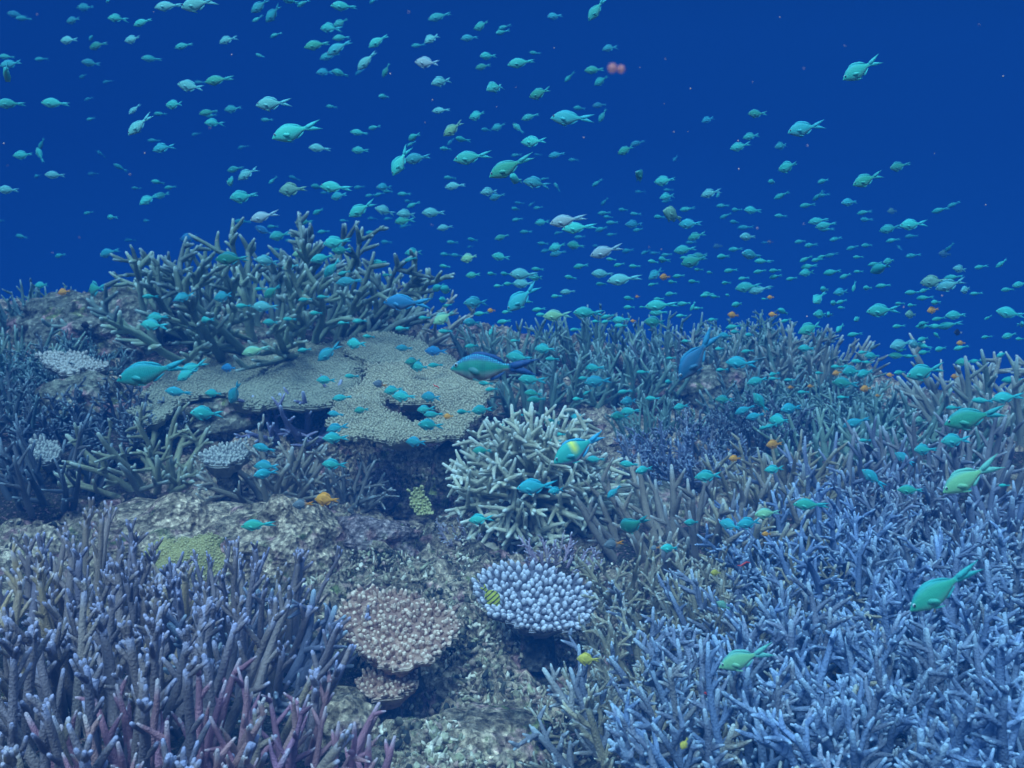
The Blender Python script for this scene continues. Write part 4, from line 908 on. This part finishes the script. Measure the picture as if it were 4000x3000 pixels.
KMESH = {'o': OVAL, 'l': OVAL, 'n': fish_mesh(0.42, 0.06, 0.3, 0.8, mat=MF['plain']), 't': fish_mesh(0.42, 0.08, 0.2, 0.9, mat=MF['twotone']),
         'k': fish_mesh(0.46, 0.06, 0.0, 1.0, mat=MF['black']), 's': fish_mesh(0.42, 0.1, 0.2, 0.8, mat=MF['striped']), 'q': fish_mesh(0.46, 0.1, 0.2, 0.8, mat=MF['striped']),
         'd': fish_mesh(0.29, 0.08, 0.0, 0.45, mat=MF['hero'], bl=0.83), 'h': fish_mesh(0.36, 0.05, 0.08, 0.5, mat=MF['band']), 'v': fish_mesh(0.29, 0.10, 0.05, 0.5, bl=0.80), 'e': fish_mesh(0.34, 0.06, 0.0, 0.6)}
BLUEHERO = fish_mesh(0.29, 0.10, 0.0, 0.4, bl=0.82)
BIG = [fish_mesh(0.32, 0.08, 0.0, 0.3, bl=0.84), fish_mesh(0.34, 0.10, 0.1, 0.55, bl=0.84), fish_mesh(0.30, 0.05, -0.12, 0.25, bl=0.82)]
KCOL = {'g': (0.07, 0.74, 0.58), 'w': (0.55, 0.80, 0.78), 'y': (0.40, 0.85, 0.42), 'b': (0.02, 0.27, 0.52), 'e': (0.02, 0.36, 0.24), 'v': (0.28, 0.74, 0.36),
        'o': (0.72, 0.33, 0.04), 'l': (0.50, 0.46, 0.08), 'n': (0.15, 0.38, 0.30), 't': (0.16, 0.22, 0.26), 'k': (0.01, 0.01, 0.01), 's': (0.55, 0.58, 0.08), 'q': (0.40, 0.25, 0.12), 'd': (0.010, 0.22, 0.20), 'h': (0.03, 0.42, 0.38)}
fish = []
x0 = y0 = 0; sc = 1
for ln in FISH.strip().split('\n'):
    if ln[0] == 'T':
        _, x0, y0, sc = ln.split('|'); x0 = float(x0); y0 = float(y0); sc = float(sc); continue
    for q in ln.split(';'):
        v = q.split(',')
        fish.append(dict(x=x0 + float(v[0]) / sc, y=y0 + float(v[1]) / sc, L=float(v[2]) / sc, a=float(v[3]), dim=int(v[4]), k=v[5] if len(v) > 5 else 'g'))
fish.sort(key=lambda f: -f['L'])
random.seed(5)
chrom = [f for f in fish if f['k'] in 'gwybevhd']
for i, f in enumerate(chrom): f['mass'] = i >= 300

# -------- labels: each says which one, by look and by its place next to something findable
HAND = {(1938,1437):'dark blue-green banded fish with glittering blue dots, largest of all',
 (597,1453):'big turquoise fish with a blue back above the brown shelf',(3814,1629):'big green fish with blue forked tail, over the right ridge',
 (2265,1749):'turquoise fish with a bright yellow band beside the pale cushion coral',(2730,1381):'dark blue fish diving steeply before the crest',
 (3802,1858):'yellow-green fish with open white fins near the right edge',(2921,2569):'green fish with yellow forehead and pink chin above tan coral',
 (3694,2290):'large green scaly fish with long forked tail, lower right',(1163,511):'biggest fish in the upper left water, blue forked tail',
 (1597,1184):'bright blue fish in front of the largest staghorn',(2001,647):'green-blue fish with raised blue back, upper centre',
 (3371,267):'lone pale turquoise fish high in the empty upper right',(3154,500):'plump green fish, right side, below the lone high fish',
 (2240,462):'slim pale cyan fish with blue tail, upper centre-right',(1850,613):'rounded fish with dark eye left of the raised blue-backed fish',
 (2224,860):'white shining fish, brightest of the school',(2373,979):'white-bellied bright fish just below and right of the brightest pair',
 (2267,889):'green fish overlapping the brightest white fish from below',(2045,1159):'green fish diving steeply above the crest, centre',
 (2443,1090):'green fish with fanned tail just above the middle of the crest',(2588,1193):'pale yellow-green fish above the middle of the crest',
 (3619,1450):'bright yellow-green fish left of the right-hand ridge, over open water',(2102,1901):'large green fish on the pale cushion coral',
 (909,1011):'dark emerald fish inside the largest staghorn',(1278,1952):'bright orange oval fish above the rubble',
 (1036,844):'white fish over the top of the largest staghorn',(1671,247):'bright white-cyan fish, upper left of centre',
 (2335,32):'large cyan fish with head down at the top edge',(660,23):'large cyan fish cut by the top edge, left',(782,14):'pale fish overlapping the large cyan one at the top edge'}
LM = []   # findable landmarks: (x, y, phrase)
hand_used = set()
for f in fish:
    for (hx, hy), t in HAND.items():
        if (hx, hy) not in hand_used and abs(f['x'] - hx) < 14 and abs(f['y'] - hy) < 14 and f['L'] > 60:
            f['label'] = t; hand_used.add((hx, hy)); f['hand'] = True; break
LMX = [(1938,1437,'dark banded fish'),(597,1453,'blue-backed turquoise fish'),(3814,1629,'big fish over the right ridge'),(2265,1749,'yellow-banded fish'),
 (2730,1381,'dark blue diving fish'),(3802,1858,'yellow-green open-finned fish'),(2921,2569,'yellow-headed green fish'),(1163,511,'biggest upper-left fish'),
 (1597,1184,'bright blue fish'),(2001,647,'blue-backed upper-centre fish'),(3371,267,'lone upper-right fish'),(3154,500,'plump right-side fish'),
 (2240,462,'slim pale cyan fish'),(2224,860,'brightest white fish'),(2045,1159,'steeply diving green fish'),(2443,1090,'fan-tailed fish above the crest'),
 (3619,1450,'yellow-green open-water fish'),(909,1011,'dark emerald fish'),(1278,1952,'orange oval fish'),(1671,247,'bright fish upper left of centre'),
 (660,23,'large top-edge fish'),(1036,844,'white fish over the staghorn'),(1620,1640,'tan table coral'),(2085,1850,'pale cushion coral'),
 (2588,1193,'pale yellow-green crest fish'),(220,1000,'left-edge open water'),(3800,1200,'right-edge open water')]
LMX = [l for l in LMX if 'water' not in l[2]]
for (rx, ry, ph) in [(3393,698,'forked-tail fish far right'),(3572,876,'grey-green fish pair far right'),(3454,1212,'dim round-bodied fish far right'),(2632,842,'olive fish right of centre'),
                     (1316,733,'stout green fish above the staghorn'),(216,403,'pale upper-left fish'),(549,483,'nose-down upper-left fish'),(1415,814,'large fish left of the staggered pair'),(861,310,'round-backed upper-left fish')]:
    c_ = min((f for f in fish if not f.get('hand')), key=lambda f: (f['x'] - rx) ** 2 + (f['y'] - ry) ** 2)
    c_['label'] = {'forked-tail fish far right': 'green fish with a forked raised tail, far right open water', 'grey-green fish pair far right': 'larger grey-green fish of a nose-to-tail pair, far right',
      'dim round-bodied fish far right': 'big green fish in open water right of the crest mound', 'olive fish right of centre': 'dull olive fish among smaller ones, right of centre',
      'stout green fish above the staghorn': 'stout green fish just above the largest staghorn', 'pale upper-left fish': 'pale green fish, second from the left edge, upper left',
      'nose-down upper-left fish': 'slender green fish pointing nose down, upper left', 'large fish left of the staggered pair': 'large pale fish climbing tail-up right of the staghorn top',
      'round-backed upper-left fish': 'high-backed dull fish with open fins, upper left'}[ph]
    c_['hand'] = True
    LMX.append((c_['x'], c_['y'], ph))
def octant(dx, dy):
    return ['right of', 'lower right of', 'below', 'lower left of', 'left of', 'upper left of', 'above', 'upper right of'][int(((math.degrees(math.atan2(dy, dx)) + 22.5) % 360) // 45)]
def look(f):
    kk = {'g': 'green', 'w': 'whitish', 'y': 'yellow-green', 'b': 'blue', 'e': 'dark green', 'v': 'green', 'o': 'orange', 'l': 'yellow', 'n': 'olive', 't': 'grey orange-tailed', 'k': 'black', 's': 'striped', 'q': 'banded brown', 'd': 'banded', 'h': 'banded'}[f['k']]
    s = 'large' if f['L'] > 105 else 'mid-sized' if f['L'] > 75 else 'small' if f['L'] > 50 else 'tiny'
    if f['k'] == 'g' and f['dim'] >= 2: kk = 'dim green'
    if f['k'] == 'g' and f['dim'] == 0 and f['L'] > 70: kk = 'bright green'
    t = 'steep ' if abs(f['a']) > 30 and f['a'] < 90 else ''
    return f'{t}{s} {kk} fish'
NTH = ['first', 'second', 'third', 'fourth', 'fifth', 'sixth', 'seventh', 'eighth', 'ninth', 'tenth', 'eleventh', 'twelfth', 'thirteenth', 'fourteenth', 'fifteenth', 'sixteenth', 'seventeenth', 'eighteenth', 'nineteenth', 'twentieth']
groups = {}
for f in fish:
    if f.get('hand') or f.get('mass'): continue
    l = min(LMX, key=lambda l: (l[0] - f['x']) ** 2 + (l[1] - f['y']) ** 2)
    o = octant(f['x'] - l[0], f['y'] - l[1])
    f['d2'] = (l[0] - f['x']) ** 2 + (l[1] - f['y']) ** 2
    groups.setdefault((look(f), o, l[2]), []).append(f)
for (lk, o, ph), fs in groups.items():
    fs.sort(key=lambda f: f['d2'])
    for i, f in enumerate(fs):
        if len(fs) == 1: f['label'] = f'{lk} {o} the {ph}'
        elif i == 0: f['label'] = f'nearest {lk} {o} the {ph}'
        else: f['label'] = f'{NTH[i]} {lk} {o} the {ph}'
for f in fish:
    if f['k'] == 's': f['label'] = 'yellow fish with dark bars over the lavender finger coral' if f['x'] < 2500 else 'tan fish with dark stripes hidden in the tan-blue thicket'
    if f['k'] == 'q': f['label'] = 'brown and black banded fish behind branches, bottom left'

mass_V = []; mass_F = []; mass_H = []; mass_Fi = []
tiny_data = [([v.co.copy() for v in me.vertices], [tuple(p.vertices) for p in me.polygons]) for me in TINY]
tiny_h = [([a.value for a in me.attributes['hgt'].data], [a.value for a in me.attributes['fin'].data]) for me in TINY]
from mathutils import Matrix
placed = []
for f in sorted(fish, key=lambda f: -f['L']):
    L = f['L'] * 1.07; dim = f['dim']
    if L > 190: S = 0.088
    elif L > 120: S = 0.080
    else: S = 0.066 + 0.0002 * (L - 40)
    S *= (1, 1.12, 1.4, 1.8)[dim]
    yaw = random.gauss(0, 23)
    if f['k'] in 'odhvbsq' or L > 110: yaw = random.gauss(0, 5)
    S /= 1.0
    d = FPX * S * math.cos(R(yaw)) / L
    gd = ground(f['x'], min(3000, f['y'] + 60))[1] if f['y'] > 1000 else 99
    if f['y'] > 1150 and f['k'] not in 'q': gd = min(gd, 3.2)
    lim = gd * (0.80 if f['y'] < 1800 else 0.70)
    if f['k'] in 'kqs': lim = gd * 0.9
    if d > lim:
        S *= lim / d; d = lim
    d = min(d, 9.0)
    p = at(f['x'], f['y'], d)
    a = R(f['a']); flip = 90 < abs(f['a'])
    ex = CR * math.cos(a) + CU * math.sin(a)
    ez = (-CR * math.sin(a) + CU * math.cos(a)) * (-1 if flip else 1)
    ez = (ez + CF * random.gauss(0, 0.05)).normalized()
    ey = ez.cross(ex).normalized(); ex = ey.cross(ez)
    q = Matrix.Rotation(R(yaw), 3, ez); ex = q @ ex; ey = q @ ey
    Mx = Matrix((ex, ey, ez)).transposed()
    base = KCOL[f['k']]; v = random.uniform(0.82, 1.18)
    col = [min(0.95, c * v) for c in base]
    if f['k'] == 'g':
        t = random.random()
        if t < 0.25: col = [0.05, 0.55 * v, 0.56 * v]
        elif t > 0.8: col = [0.06 * v, 0.56 * v, 0.36 * v]
        if dim == 0 and L > 60 and f['y'] < 1350 and random.random() < 0.35: col = [0.22, 0.78, 0.68]  # stronger light on some upper-water fish, put into a paler body colour
    if f.get('mass'):
        k = random.randrange(3); vs, fs = tiny_data[k]; b = len(mass_V)
        for w_ in vs: mass_V.append(p + (Mx @ w_) * S)
        for g_ in fs: mass_F.append(tuple(b + i for i in g_))
        mass_H += tiny_h[k][0]; mass_Fi += tiny_h[k][1]
        continue
    k = f['k']
    if abs(f['x'] - 2730) < 15 and k == 'b': col = [0.015, 0.16, 0.32]
    if k == 'b' and L > 150: me = BLUEHERO
    elif k in KMESH: me = KMESH[k]
    elif abs(f['x'] - 597) < 15 and L > 200: me = fish_mesh(0.30, 0.06, 0.05, 0.35); col = [0.015, 0.42, 0.40]
    elif f['L'] > 110: me = random.choice(BIG)
    elif abs(f['a']) > 45: me = SMALL[random.choice((0, 1, 5))]
    else: me = random.choice(SMALL)
    o = bpy.data.objects.new('damselfish' if k in 'olntkq' else 'striped_fish' if k == 's' else 'chromis_fish', me); COL.objects.link(o)
    o.matrix_world = Matrix.Translation(p) @ (Mx * S).to_4x4()
    o.color = (*col, 1)
    grp = {'o': 'small orange fish near the reef', 'l': 'small orange fish near the reef', 'k': 'black fish by the coral'}.get(k, 'green fish of the school')
    tag(o, f['label'], 'fish', grp)
me = mesh('distant_fish_school', mass_V, mass_F, {'hgt': mass_H, 'fin': mass_Fi}); me.materials.append(MF['chromis'])
o = link('distant_fish_school', me, color=(0.05, 0.62, 0.50)); o['kind'] = 'stuff'
tag(o, 'small green fish scattered through the open water', 'fish')

# ------------------------------------------------------------ red strands, drifting specks
M_RED = plain('red_strand', (0.75, 0.05, 0.03), 0.5)
for (px, py, L, an, d, lb) in [(2905, 2203, 52, 20, 1.5, 'thin red streak beside the blue staghorn'), (1703, 1508, 26, -30, 1.9, 'tiny red streak over the tan table coral'), (2752, 2706, 26, -35, 1.15, 'short red streak low in the tan and blue staghorn'), (3750, 1688, 22, 70, 1.9, 'tiny red streak under the big fish by the right ridge')]:
    tb = TB(6); s = L / FPX * d; dx = (CR * math.cos(R(an)) + CU * math.sin(R(an)))
    pp = [dx * (t * s) + CU * (0.08 * s * math.sin(t * 9)) for t in (-.5, -.25, 0, .25, .5)]
    tb.tube(pp, [0.0006, 0.0014, 0.0017, 0.0014, 0.0008], [0] * 5)
    tag(link('red_strand', tb.mesh('red_strand'), M_RED, loc=at(px, py, d)), lb, 'strand', 'thin red streaks')
random.seed(3)
tb = TB(5); tb.n = 6
SP = [(145,56),(1525,288),(600,47),(2165,187),(2500,264),(3825,97),(3918,298),(3046,67),(3140,268),(3154,569),(2595,405),(2698,346),(2883,550),(2632,515),(2687,514),(2281,537),(2015,340),(2940,320),(565,598),(508,682),(30,647),(15,560),(205,987),(310,927),(845,938),(1687,879),(2535,965),(2886,660),(2584,974),(3140,875),(2958,891),(3530,1200),(3606,1113),(3680,1155),(3152,1236),(1568,1130),(2460,1500),(480,1930),(566,1674),(1165,1190),(1690,390),(820,500),(1940,417),(905,214),(1597,47),(1660,479),(2600,230),(3650,600),(3850,800),(3300,180)]
for (px, py) in SP:
    d = random.uniform(0.5, 1.1); r = random.uniform(1.5, 3.2) / FPX * d; c_ = at(px, py, d); dd = rv()
    tb.tube([c_ - dd * r, c_ - dd * r * .5, c_ + dd * r * .5, c_ + dd * r], [r * .4, r * .9, r * .9, r * .4], [0] * 4)
o = link('drifting_specks', tb.mesh('drifting_specks'), plain('pinkish_speck', (0.75, 0.48, 0.45), 0.7)); tag(o, kind='stuff')
m, n, b = newmat('translucent_pink'); n.links.new(N(n, 'ShaderNodeRGB').outputs[0], b.inputs['Base Color']); n.nodes['RGB'].outputs[0].default_value = (0.85, 0.35, 0.36, 1)
lw = N(n, 'ShaderNodeLayerWeight'); lw.inputs[0].default_value = 0.35
al = ramp(n, lw.outputs['Facing'], [(0.0, 0.6), (0.85, 0.0)]); n.links.new(al, b.inputs['Alpha']); b.inputs['Roughness'].default_value = 0.8
for (px, py, r, lb) in [(2392, 266, 20, 'round pink backscatter blob of a particle, the brighter of two, upper right of centre'), (2426, 270, 17, 'round pink backscatter blob of a particle, the fainter of two, upper right of centre')]:
    me = lump_mesh('backscatter_blob', r / FPX * 0.5, 1, 1, 1, 3, 0.03, 2); me.materials.append(m)  # backscattered light of an out-of-focus particle, shaped as a soft sphere
    tag(link('backscatter_blob', me, loc=at(px, py, 0.5)), lb, 'blob', 'pink blobs')

# ------------------------------------------------------------ the hazy water itself
bx = (-12, 12, -5.5, 14, -11.0, 3.4)
V = [(x, y, z) for x in bx[:2] for y in bx[2:4] for z in bx[4:]]
F = [(0, 1, 3, 2), (4, 6, 7, 5), (0, 4, 5, 1), (2, 3, 7, 6), (0, 2, 6, 4), (1, 5, 7, 3)]
hz = link('haze', mesh('haze', V, F, smooth=False))
m = bpy.data.materials.new('water_haze'); m.use_nodes = True; n = m.node_tree; n.nodes.clear()
mo = N(n, 'ShaderNodeOutputMaterial'); pv = N(n, 'ShaderNodeVolumePrincipled')
pv.inputs['Color'].default_value = (0.010, 0.092, 0.345, 1)
pv.inputs['Absorption Color'].default_value = (0, 0.02, 0.25, 1)
pv.inputs['Density'].default_value = 0.205
pv.inputs['Anisotropy'].default_value = -0.42
n.links.new(pv.outputs[0], mo.inputs['Volume'])
hz.data.materials.append(m)
tag(hz, kind='stuff')
